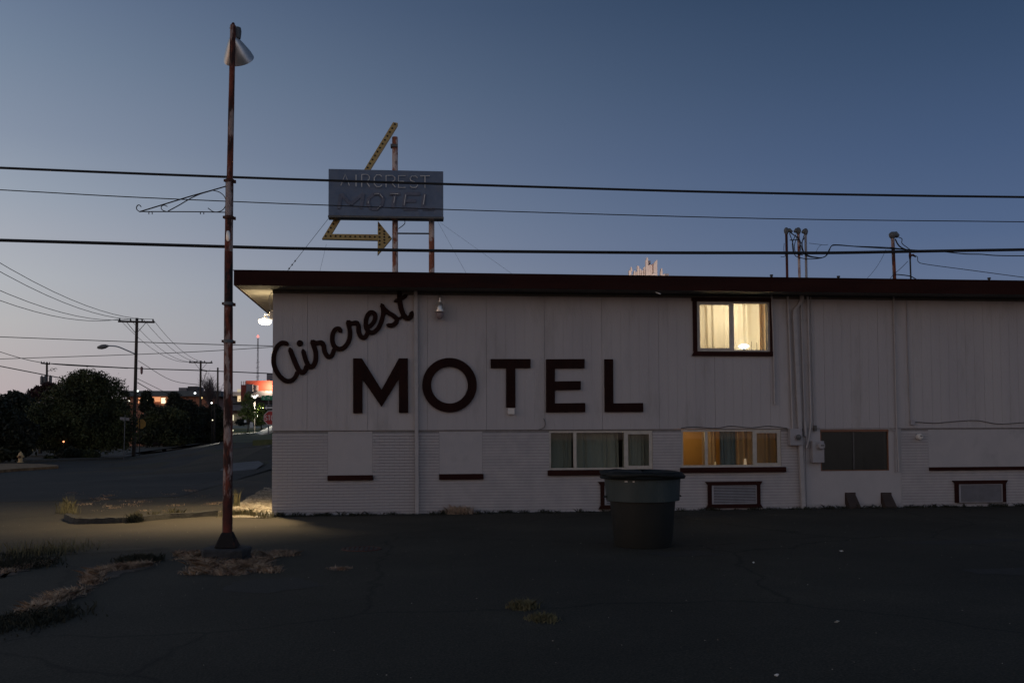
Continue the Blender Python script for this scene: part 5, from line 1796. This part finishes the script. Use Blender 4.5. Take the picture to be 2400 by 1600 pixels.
# street light arm
ar = [P(316, 829, 75.8), P(300, 822, 75.6), P(275, 812, 75.2), P(252, 810, 74.8)]
t = thing('street_light', 'unlit cobra head street light on a curved arm of the tall utility pole', 'street light', ar[0])
MB().tube([Vector(x) for x in spline([tuple(q) for q in ar], 5)], .05, 8).build('arm', M['galv'], t, smooth_=True)
c = P(241, 812.5, 74.8)
MB().lathe([(0, -.46), (.1, -.4), (.19, -.1), (.17, .2), (.08, .42), (.05, .46)], c, 14, Matrix.Rotation(math.radians(80), 3, 'Y') @ Matrix(((1, 0, 0), (0, .7, 0), (0, 0, 1)))).build('lamp_head', M['galvdark'], t, smooth_=True)
# cylinders/closure on main pole
c = P(332, 867, 76)
tag(MB().lathe([(.03, -.35), (.09, -.25), (.11, .2), (.03, .3)], c, 8).build('cable_closure', mat('red_grey_closure', (.25, .12, .12), (.2, .15, .16), scale=2)), 'small reddish cable closure hanging beside the tall pole', 'cable closure')
tp2, b2, tP2 = upole(110, 118, 849, .16, 'distant utility pole with transformers and a short crossarm', arm=(96, 117, 851, 853), brace=False, base_px=110)
for px, lb in ((98, ), (105,), (118,)) if False else ((98, 'tank'), (105.5, 'tank'), (118, 'tank')):
    c = P(px, 891, 117.5)
    o = MB().lathe([(.18, -.55), (.2, -.5), (.2, .45), (.1, .5), (.04, .65), (0, .66)], c, 10).build('transformer', M['galvdark'], tp2, smooth_=True)
for px in (122, 130):
    c = P(px, 866, 117.6)
    MB().tube([c + Vector((.2 * math.cos(a_), 0, .2 * math.sin(a_))) for a_ in np.linspace(0, 5, 9)], .025, 4).build('wire_loop', M['wireblack'], tp2)
MB().tube([P(110, 870, 118), P(122, 866, 117.6), P(130, 864, 117.6)], .03, 4).build('side_arm', M['wood_pole'], tp2)
tp3, b3, tP3 = upole(470.5, 122, 845, .16, 'far utility pole with a crossarm, beside the bare twiggy tree', arm=(443, 498, 849, 850), base_px=469)
MB().tube([P(471, 867, 121.8), P(485, 869, 121.8)], .09, 4).build('lower_arm', M['wood_pole'], tp3)
MB().tube([P(484, 870, 121.8), P(475, 900, 121.9)], .03, 5).build('strut', M['wood_pole'], tp3)
tp4, b4, tP4 = upole(510.5, 112, 861, .13, 'bare utility pole without arms next to the rusty pole', base_px=510)
tp5, b5, tP5 = upole(503, 108, 950, .12, 'short grey post behind the bare utility pole', base_px=503)

OW = 'wires between the utility poles'
def sagw(a, b, sag, r, label, n=8):
    pts = []
    for k in range(n + 1):
        t = k / n
        p = a.lerp(b, t)
        p.z -= sag * 4 * t * (1 - t)
        pts.append(p)
    return tag(MB().tube(pts, r, 4, caps=False).build('overhead_wire', M['wireblack'], smooth_=True), label, 'wire', OW)


ends = [(280, 748), (305, 748), (336, 748), (358, 748)]
lefts = [((43, 700), (-200, 618), 38, 'first'), ((85, 700), (-170, 598), 38, 'second'), ((150, 700), (-120, 565), 38, 'third'), ((172, 700), (-110, 548), 38, 'fourth')]
for (e, (p, q, d, nm)) in zip(ends, lefts):
    a = P(e[0], e[1], 76); b = P(q[0], q[1], d)
    # make it pass near p by a slight sag
    sagw(a, b, .9, .018, 'thin wire leaving the tall pole towards the upper sky, %s along its crossarm' % nm, 12)
for e, q, nm in zip(ends, ((448, 847), (460, 847), (482, 848), (496, 848)), ('first', 'second', 'third', 'fourth')):
    sagw(P(e[0], e[1], 76), P(q[0], q[1], 122), 1.1, .022, 'thin wire sagging from the tall pole to the far crossarm, %s insulator' % nm, 12)
for pts, d, r, lb in ((((-60, 787), (400, 804), (700, 812)), 90, .035, 'level thin wire passing behind the tall pole, upper one'), (((-60, 843), (400, 827), (700, 809)), 90, .03, 'thin wire rising gently behind the tall pole'),
                      (((-40, 812), (100, 850), (300, 863)), 110, .035, 'wire falling to the transformer pole and on to the tall pole'), (((120, 852), (320, 863), (471, 868), (700, 878)), 119, .06, 'thick pair of wires running low behind both poles'),
                      (((-40, 850), (145, 886)), 100, .05, 'dark low wire falling into the great tree'), (((322, 896), (360, 918)), 78, .03, 'short wire dropping from the tall pole'),
                      (((322, 887), (400, 925)), 78, .02, 'second short wire dropping lower from the tall pole'), (((324, 845), (400, 890), (470, 902)), 100, .025, 'faint slack wire between the tall pole and far pole'),
                      (((540, 946), (640, 947)), 100, .07, 'dark wire across the lit shop front')):
    q = [P(a, b, d) for a, b in spline(pts, 6)]
    tag(MB().tube(q, r, 4, caps=False).build('overhead_wire', M['wireblack'], smooth_=True), lb, 'wire', OW)

# ------------------------------------------------------------------ signs, hydrant, posts
def hydrant():
    b = G(48, 1089); b.z = .14
    s = 59.0
    t = thing('fire_hydrant', 'pale yellow fire hydrant standing on the straw verge', 'fire hydrant', b)
    MB().lathe([(.17, 0), (.17, .04), (.12, .05), (.115, .42), (.14, .43), (.14, .47), (.115, .5), (.10, .56), (.06, .6), (.03, .61), (.03, .66), (0, .665)], b, 16).build('barrel', M['hydrant'], t, smooth_=True)
    for sx in (-1, 1):
        MB().lathe([(.055, .09), (.055, .16), (.065, .161), (.065, .19), (.02, .2)], b + Vector((0, 0, .36)), 10, Matrix.Rotation(sx * PI / 2, 3, 'Y')).build('hose_outlet', M['hydrant'], t)
    MB().lathe([(.07, .09), (.07, .15), (.08, .151), (.08, .19), (.02, .2)], b + Vector((0, 0, .33)), 10, Matrix.Rotation(PI / 2, 3, 'X')).build('front_outlet', M['rustband'], t)
hydrant()

b = down_px(71, 100); c = P(71, 1033, 100)
t = thing('notice_sign', 'small white notice on a short post beside the yellow post', 'sign', b)
MB().tube([b, P(71, 1053, 100).lerp(c, .0) * 0 + Vector((c.x, c.y, c.z + .2))], .04, 6).build('post', M['whitep'], t)
MB().box(c.x - .16, c.x + .16, c.y - .06, c.y - .045, c.z - .24, c.z + .24).build('face', M['signwhite'], t)
MB().box(c.x - .07, c.x + .07, c.y - .066, c.y - .0605, c.z - .12, c.z + .12).build('symbol', M['signblack'], t)
b = down_px(77, 98); c = P(77, 1007, 98)
tag(MB().tube([b, c], .05, 8).build('yellow_post', M['yellowpost']), 'thin yellow post standing beside the small white notice', 'post')
b = down_px(87, 98)
tag(MB().tube([b, P(87, 1010, 98)], .04, 8).build('grey_post', M['galvdark']), 'thin grey post next to the yellow post', 'post')
# street name sign post
b = down_px(291, 68)
t = thing('street_name_sign', 'thin dark post with a small slanted name blade near the tall pole', 'sign', b)
MB().tube([b, P(293, 972, 68)], .03, 6).build('post', M['galvdark'], t)
p, q = P(281, 980, 68.3), P(303, 982, 67.8)
mb = MB(); dz = Vector((0, 0, .1))
mb.v = [tuple(p - dz), tuple(q - dz), tuple(q + dz), tuple(p + dz)] + [tuple(w + Vector((0, .02, 0))) for w in (p - dz, q - dz, q + dz, p + dz)]
mb.f = [(0, 1, 2, 3), (7, 6, 5, 4), (0, 4, 5, 1), (1, 5, 6, 2), (2, 6, 7, 3), (3, 7, 4, 0)]
mb.build('blade', M['greyc'], t)
p, q = P(290, 955, 68.3), P(296, 954, 68.0)


def octagon(c, r, yf, th):
    pts = [(c.x + r * math.cos(PI / 8 + k * PI / 4), c.z + r * math.sin(PI / 8 + k * PI / 4)) for k in range(8)]
    return MB().poly(pts[::-1], th, yf)


c = P(330, 993, 77)
t = thing('traffic_sign', 'octagonal traffic sign, back coloured as orange lit, half hidden by the tall pole', 'sign', down_px(328, 77))
octagon(c, .42, c.y, .02).build('face', M['signback'], t)
MB().tube([down_px(328, 77), Vector((c.x - .08, c.y - .05, c.z + .4))], .035, 6).build('post', M['bark'], t)

# stop sign with blades
D0 = 59
c = P(635, 979, D0)
bs = P(629, 1019, D0)
t = thing('stop_sign', 'red stop sign with green name blade and arrow plate beside the motel corner', 'sign', bs)
MB().tube([bs, Vector((bs.x, c.y + .06, P(629, 925, D0).z))], .035, 8).build('post', M['galvdark'], t)
octagon(c, .475, c.y + .0, .015).build('border', M['signwhite'], t)
octagon(c, .445, c.y - .006, .005).build('face', M['stopred'], t)
txt = MB()
for k, ch in enumerate('STOP'):
    xa = c.x - .36 + k * .19
    for st_ in GLYPH[ch]:
        txt.tube([(xa + .13 * a_, c.y - .018, c.z - .15 + .3 * b_) for a_, b_ in st_], .019, 6)
txt.build('lettering', M['signwhite'], t, label='white letters reading stop')
g0, g1 = P(613, 927, D0), P(640, 937, D0)
MB().box(g0.x, g1.x + .4, c.y - .02, c.y - .005, g1.z, g0.z).build('name_blade', M['signgreen'], t)
txt = MB()
for ch, px in (('E', 618), ('H', 628)):
    a_ = P(px, 935, D0); hgt = .15
    for st_ in GLYPH[ch]:
        txt.tube([(a_.x + .09 * u_, c.y - .028, a_.z + hgt * v_) for u_, v_ in st_], .011, 5)
txt.build('blade_lettering', M['signwhite'], t)
g0, g1 = P(618.5, 950.5, D0), P(640, 960, D0)
MB().box(g0.x, g1.x + .3, c.y - .02, c.y - .005, g1.z, g0.z).build('one_way_plate', M['signblack'], t)
zc_ = (g0.z + g1.z) / 2
MB().poly([(g0.x + .04, zc_), (g0.x + .19, zc_ - .11), (g0.x + .19, zc_ - .045), (g1.x, zc_ - .045), (g1.x, zc_ + .045), (g0.x + .19, zc_ + .045), (g0.x + .19, zc_ + .11)], .004, c.y - .026).build('arrow', M['signwhite'], t)

# ------------------------------------------------------------------ far buildings
def pbox(px0, py0, px1, py1, depth, thick):
    """box whose front shows as the given picture rectangle at that depth"""
    a, b = P(px0, py0, depth), P(px1, py1, depth)
    y = (a.y + b.y) / 2
    return (a.x, b.x, y, y + thick, b.z, a.z)


# orange-lit low building with grey-green roof
D1 = 170
t = thing('shop_building', 'long low building with a grey roof band and orange lit walls behind the trees', 'building', down_px(400, D1), 'buildings beyond the trees')
x0, x1, y0, y1, z0, z1 = pbox(300, 928, 500, 1010, D1, 20)
MB().box(x0, x1, y0, y1, 0, z1 - .01).build('wall', mat('terracotta_wall', (.45, .20, .12), (.38, .16, .10), scale=.5), t)
q = pbox(290, 916, 515, 927.5, D1 - 1, 22); MB().box(*q).build('roof', M['greyroof'], t)
q = pbox(323, 928, 345, 944, D1 - .3, .2)
lit1 = emat('warm_lit_panel', (1.0, .42, .20), .85)
lit2 = emat('bright_window', (1.0, .78, .5), 1.6)
for a_ in ((323, 932, 333, 945, lit1), (344, 934, 350, 946, lit2), (352, 930, 375, 941, lit1), (378, 932, 387, 945, lit2)):
    MB().box(*pbox(a_[0], a_[1], a_[2], a_[3], D1 - .5, .3)).build('lit_window', a_[4], t)
t2_ = thing('office_building', 'pale grey building with dark rooftop plant boxes', 'building', down_px(480, 210), 'buildings beyond the trees')
MB().box(*pbox(418, 918, 560, 1010, 210, 25)).build('wall', M['greyc'], t2_)
MB().box(*pbox(419, 908, 437, 917.8, 209, 6)).build('roof_box', M['greyc'], t2_)
MB().box(*pbox(440, 905, 463, 917.8, 208, 6)).build('roof_box', mat('dark_plant_box', (.05, .05, .06)), t2_)
MB().box(*pbox(452, 908, 464, 917.6, 212, 6)).build('roof_box', M['greyc'], t2_)

# red building with white wing
D2 = 150
t3_ = thing('red_building', 'red and grey modern building with a floodlit red upper wall', 'building', down_px(600, D2), 'buildings beyond the trees')
MB().box(*pbox(577, 892, 690, 916, D2, 10)).build('upper_wall', M['redp'], t3_)
MB().box(*pbox(564.5, 901.5, 577, 940, D2 - 1, 8)).build('tower_wall', M['maroonp'], t3_)
MB().box(*pbox(577.3, 900, 592, 918, D2 - 2, 3)).build('wall_panel', M['greyc'], t3_)
MB().box(*pbox(592.3, 902.5, 604, 916, D2 - 1, 2)).build('wall_panel', mat('tan_panel', (.28, .24, .22)), t3_)
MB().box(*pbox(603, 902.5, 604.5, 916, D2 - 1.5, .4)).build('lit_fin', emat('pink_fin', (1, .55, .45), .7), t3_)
MB().box(*pbox(577, 916.3, 690, 930, D2 - 1, 12)).build('grey_band', M['greyc'], t3_)
MB().box(*pbox(585, 930.3, 690, 968, D2 + 3, 12)).build('lower_wall', mat('shadow_wall', (.10, .10, .11)), t3_)
for x_ in (565, 570, 574):
    MB().box(*pbox(x_, 893, x_ + 1.3, 901.3, D2, .2)).build('roof_rail', M['whitep'], t3_)
MB().box(*pbox(625.5, 875, 690, 891.8, D2 + 8, 6)).build('penthouse', M['greyc'], t3_)
t4_ = thing('white_wing_building', 'cream white wing with a lit window beside the red tower', 'building', down_px(552, D2 + 6), 'buildings beyond the trees')
MB().box(*pbox(525, 918, 564, 927, D2 + 6, 10)).build('upper_wall', M['whitep'], t4_)
MB().box(*pbox(556, 911.5, 562, 917.8, D2 + 6, 3)).build('roof_box', emat('glowing_roof_box', (1, .85, .6), .5), t4_)  # roof box is no lamp; its lit look is put in as emission
MB().box(*pbox(525, 927.3, 690, 968, D2 + 16, 10)).build('lower_wall', mat('wing_wall', (.12, .125, .14)), t4_)
MB().box(*pbox(556.5, 927.5, 563.8, 940.5, D2 + 5.5, .3)).build('lit_window', emat('cream_window', (1, .72, .42), .95), t4_)
# pale shop front and canopy lines
t5_ = thing('pale_shop_front', 'pale shop front with a long grey canopy behind the clipped shrubs', 'building', down_px(590, 128), 'buildings beyond the trees')
MB().box(*pbox(545, 949, 690, 961, 127, 1)).build('canopy', M['greyc'], t5_)
MB().box(*pbox(530, 961.2, 690, 967.5, 128, 1)).build('awning', mat('brown_awning', (.12, .07, .06)), t5_)
MB().box(*pbox(530, 968, 690, 1000, 129, 5)).build('wall', mat('cream_shop_wall', (.34, .31, .27)), t5_)
MB().box(*pbox(544, 972, 546.5, 985, 128, .4)).build('lit_door', emat('cream_door', (1, .9, .6), 1.0), t5_)
# lawn bank, drive, paths
zl = [P(600, y_, 62) for y_ in (1, 2)]
def far_quad(name, pts, m):
    """ground piece given by (px, py, depth) corners"""
    mb = MB()
    top = [P(*q) for q in pts]
    n = len(top)
    mb.v = [tuple(q) for q in top] + [(q.x, q.y, q.z - .6) for q in top]
    mb.f = [tuple(range(n))] + [(k, (k + 1) % n, n + (k + 1) % n, n + k) for k in range(n)]
    o = mb.build(name, m)
    return structure(o)
far_quad('lawn', [(530, 1037, 66), (700, 1034, 66), (700, 1006, 84), (530, 1017, 84)], mat('dim_lawn', (.05, .06, .028), (.08, .085, .04), scale=.5, rough=.95))
far_quad('grass_strip', [(530, 1024.5, 80), (700, 1024.5, 80), (700, 1013.5, 95), (530, 1013.5, 95)], mat('dark_verge', (.05, .04, .025), (.09, .075, .04), scale=.4))
far_quad('lit_path', [(530, 1012.6, 96), (700, 1010, 96), (700, 1004.8, 108), (530, 1006, 108)], M['lawn'])
far_quad('far_path', [(530, 1003.5, 109), (700, 1002, 109), (700, 994.5, 125), (530, 996, 125)], mat('pale_far_paving', (.42, .38, .26), (.34, .32, .2), scale=.3))
far_quad('concrete_drive', [(556, 1024.8, 78), (596, 1026.5, 76), (640, 1006.5, 77), (680, 990, 80), (680, 975, 84), (633, 999, 84), (584, 1021.5, 80)], M['paleconc'])
# mast with red light
a, b = P(603.5, 893, 260), P(604.5, 792, 260)
t = thing('radio_mast', 'slim radio mast with a red light at its tip', 'mast', Vector((a.x, a.y, H(a.x, a.y))))
mb = MB()
base_ = Vector((a.x, a.y, 0))
for sx, sy in ((-.3, 0), (.3, 0), (0, .4)):
    mb.tube([base_ + Vector((sx, sy, 0)), b + Vector((sx * .4, sy * .4, 0))], .05, 4)
hh_ = b.z
k = 0
z_ = 1.0
while z_ < hh_ - 1:
    f = z_ / hh_
    w_ = .3 * (1 - .6 * f)
    s_ = 1 if k % 2 else -1
    c_ = base_.lerp(Vector((b.x, b.y, 0)), f)
    mb.tube([(c_.x - s_ * w_, c_.y, z_), (c_.x + s_ * w_, c_.y, z_ + .8)], .03, 4, caps=False)
    z_ += .8; k += 1
mb.build('lattice', M['mast'], t)
MB().lathe([(0, -.35), (.35, 0), (0, .5)], b + Vector((0, 0, .4)), 10).build('warning_light', emat('red_warning_glow', (1, .15, .12), 3.0), t)
for y_ in (850, 862, 883):
    q = P(604, y_, 260)
    MB().tube([q + Vector((-.5, 0, 0)), q + Vector((.5, 0, .2))], .05, 4).build('antenna', M['mast'], t)

# lit far lamps
def far_lamp(px, py, depth, r, col, e, label, post_to=None, light=0):
    c = P(px, py, depth)
    g0_ = H(c.x, c.y)
    t = thing('far_street_lamp', label, 'street lamp', Vector((c.x, c.y, g0_)), 'lit street lamps beyond the road')
    MB().lathe([(0, -r), (r * .8, -r * .5), (r, 0), (r * .7, r * .6), (0, r)], c, 10).build('globe', emat('lamp_globe', col, e), t, smooth_=True)
    MB().tube([Vector((c.x, c.y + .05, g0_)), Vector((c.x, c.y + .05, c.z - r))], .05, 6).build('post', M['bark'], t)
    if light:
        sp = plight('far_lamp_light', c + Vector((0, -r - .25, -.2)), light, col[:3], .2, kind='SPOT')
        sp.data.spot_size = math.radians(128); sp.data.spot_blend = .4
        sp.rotation_euler = Vector((-.35, .3, 1)).to_track_quat('Z', 'Y').to_euler()
far_lamp(597, 930, 92, .16, (1, .95, .82), 3, 'brightest white globe lamp before the grey band of the red building', light=5500)
far_lamp(590, 927.5, 118, .12, (1, .97, .9), 3, 'small white lamp beside the brightest globe, nearer the slender tree')
far_lamp(603, 926.5, 118, .12, (1, .97, .9), 3, 'small white lamp past the brightest globe, nearer the stop sign')
far_lamp(588, 950, 122, .09, (1, .9, .7), 3, 'lower twin lamp, dimmer one, below the globe')
far_lamp(592, 950, 122, .10, (1, .93, .8), 3, 'lower twin lamp, brighter one, below the globe')
far_lamp(612, 950, 98.2, .10, (1, .9, .45), 3, 'yellow lamp inside the yellow green street tree', light=1200)
far_lamp(457, 921, 160, .2, (.9, .95, 1), 2.5, 'white flame shaped lamp above the dark trees', light=0)
far_lamp(417, 942.5, 150, .12, (1, .97, .9), 2, 'small white lamp among the peaked dark tree')
far_lamp(496, 944, 105, .10, (1, 1, .95), 3, 'small white lamp beside the bare pole')
far_lamp(472, 932, 160, .2, (1, .7, .3), 1.5, 'small orange lamp behind the far crossarm pole')
far_lamp(323, 916, 150, .16, (.9, 1, .9), 2, 'small white lamp where the tall pole meets the grey roof')
far_lamp(498, 984, 106, .07, (1, .9, .6), 2, 'tiny warm lamp low beside the bare pole')
far_lamp(545, 1008, 90, .10, (1, .92, .6), 1.2, 'low warm lamp at the lit path by the rusty pole', light=300)
far_lamp(302, 940, 140, .16, (1, .97, .8), 2.5, 'tall white light strip before the tall pole')
far_lamp(149, 1034.5, 70, .07, (1, .35, .15), 2.5, 'tiny red orange light under the great domed tree')
far_lamp(33, 938.5, 100, .05, (1, .8, .3), 1.5, 'tiny yellow light in the dark loose tree top')
far_lamp(293, 971, 100, .12, (1, 1, .9), 1.5, 'small pale light above the street name post')
# floodlight on the red wall
c = P(629, 905, D2 - 1.6)
plight('wall_flood', c, 750, (1, .75, .5), .2)
c = P(648, 912, D2 - 1.6)
fx = thing('wall_floodlight', 'floodlight fixture washing the red upper wall', 'floodlight', c)
MB().box(c.x - .25, c.x + .25, c.y + .3, c.y + .5, c.z - .2, c.z + .2).build('housing', M['galvdark'], fx)
# small cabinet and sign on lawn
b_ = down_px(588, 112)
a_, q_ = P(586, 989, 112), P(592, 996, 112)
tag(MB().box(a_.x, q_.x, a_.y, a_.y + .4, q_.z - .4, a_.z).build('utility_cabinet', M['whitep']), 'small white cabinet on the lit far lawn', 'cabinet')
a_, q_ = P(572, 984, 112), P(577, 990, 112)
tag(MB().box(a_.x, q_.x, a_.y, a_.y + .1, q_.z, a_.z).build('lawn_notice', M['signwhite']), 'small white notice before the clipped shrubs', 'sign')

# ------------------------------------------------------------------ white spired roof ornament behind the motel
DB = 62
t = thing('spired_rooftop', 'white and red spired parapet rising behind the motel roof', 'rooftop', P(1520, 660, DB), )
KX, KY = 220 / 2352, 120 / 1283
def Q(x, y, d=DB):
    return P(1420 + x * KX, 580 + y * KY, d)
yq = Q(1000, 600).y
def plate(pts, m, dy=0, th=.25, name='pinnacle'):
    q = []
    for x, y in pts:
        p = V(1420 + x * KX, 580 + y * KY, yq + dy)
        q.append((p.x, p.z))
    MB().poly(q, th, yq + dy).build(name, m, t)
wp, rp, gp_ = M['whitep'], M['redp'], M['greyc']
spire_w = mat('spire_white', (.8, .74, .70), (.72, .64, .6), scale=3)
plate([(640, 900), (1290, 900), (1290, 420), (1200, 400), (1100, 440), (960, 560), (880, 600), (760, 690)], rp, .5, .3, 'red_wall')
plate([(580, 900), (640, 900), (640, 590), (580, 570)], spire_w, .1)
plate([(610, 590), (665, 590), (650, 490), (630, 490)], spire_w, .0)
plate([(640, 900), (720, 900), (720, 670), (640, 690)], spire_w, .2)
plate([(700, 900), (740, 900), (740, 560), (705, 600)], spire_w, .05)
plate([(750, 900), (795, 900), (795, 580), (750, 620)], spire_w, .2)
plate([(790, 900), (835, 900), (835, 470), (790, 455)], spire_w, .0)
plate([(835, 900), (900, 900), (895, 560), (850, 520)], spire_w, .3)
plate([(900, 900), (935, 900), (935, 560), (900, 580)], spire_w, .1)
plate([(945, 900), (1000, 900), (1000, 470), (950, 500)], spire_w, .3)
plate([(1000, 900), (1060, 900), (1060, 310), (1005, 310)], spire_w, .0)
plate([(1020, 309), (1060, 309), (1050, 250), (1025, 250)], spire_w, .0)
plate([(1060, 900), (1130, 900), (1125, 420), (1060, 450)], spire_w, .2)
plate([(1060, 900), (1110, 900), (1120, 330), (1070, 330)], gp_, .6)
plate([(1130, 900), (1170, 900), (1165, 420), (1125, 450)], spire_w, .15)
plate([(1195, 900), (1290, 900), (1290, 300), (1240, 345), (1200, 410)], spire_w, .0)
plate([(1130, 900), (1290, 900), (1290, 640), (1200, 640), (1135, 690)], spire_w, -.1)
plate([(1370, 900), (1480, 900), (1480, 650), (1420, 680), (1420, 620), (1370, 620)], spire_w, .0)
plate([(1375, 619), (1425, 619), (1410, 520), (1390, 520)], spire_w, .0)
plate([(1482, 900), (1575, 900), (1575, 655), (1482, 655)], mat('grey_parapet', (.35, .34, .36)), .1)
# building under it
a, b = P(1440, 660, DB + 1), P(1600, 660, DB + 1)
MB().box(a.x - 4, b.x + 6, yq + .9, yq + 9, 0, Q(1000, 740).z).build('wall', M['greyc'], t)

pf = P(1525, 690, DB - 6)
plight('parapet_flood', pf, 800, (1.0, .74, .62), .3)

# oval storm drain cover in the lot
a, b = G(800, 1287), G(895, 1287)
cc = (a + b) / 2
w_ = (b.x - a.x) / 2
t = thing('drain_cover', 'dark round iron drain cover set in the asphalt near the motel', 'drain cover', (cc.x, cc.y, 0))
MB().lathe([(w_, .005), (w_ * .98, .016), (w_ * .86, .016), (w_ * .85, .006)], cc, 28).build('rim', M['rustband'], t)
for k in range(7):
    xx = -w_ * .7 + w_ * .233 * k
    yy = math.sqrt(max(0, (w_ * .84) ** 2 - xx * xx))
    MB().box(cc.x + xx - .02, cc.x + xx + .02, cc.y - yy, cc.y + yy, .0055, .014).build('bar', M['iron'], t)

pm_ = mat('tar_patch', (.023, .021, .018), (.032, .029, .024), scale=6, rough=.85, bump=.8, bscale=60)
for k, (pts, m_) in enumerate((([(2130, 1268), (2380, 1262), (2400, 1268), (2230, 1276), (2110, 1274)], pm_), ([(2250, 1335), (2420, 1330), (2440, 1350), (2290, 1345)], pm_),
([(560, 1360), (700, 1352), (760, 1372), (620, 1392), (520, 1382)], pm_),
                               ([(1500, 1295), (1640, 1290), (1700, 1300), (1560, 1306)], pm_))):
    sheet('asphalt_patch', wob([gxy(*q) for q in pts], .05, 40 + k, 6), .0062 + k * .0001, m_)

far_quad('grass_bank', [(592, 1031, 57), (700, 1027, 56), (700, 1009, 63), (640, 1013, 63), (612, 1020, 61)], mat('bank_grass', (.05, .065, .025), (.09, .10, .045), scale=1.2, rough=.95))
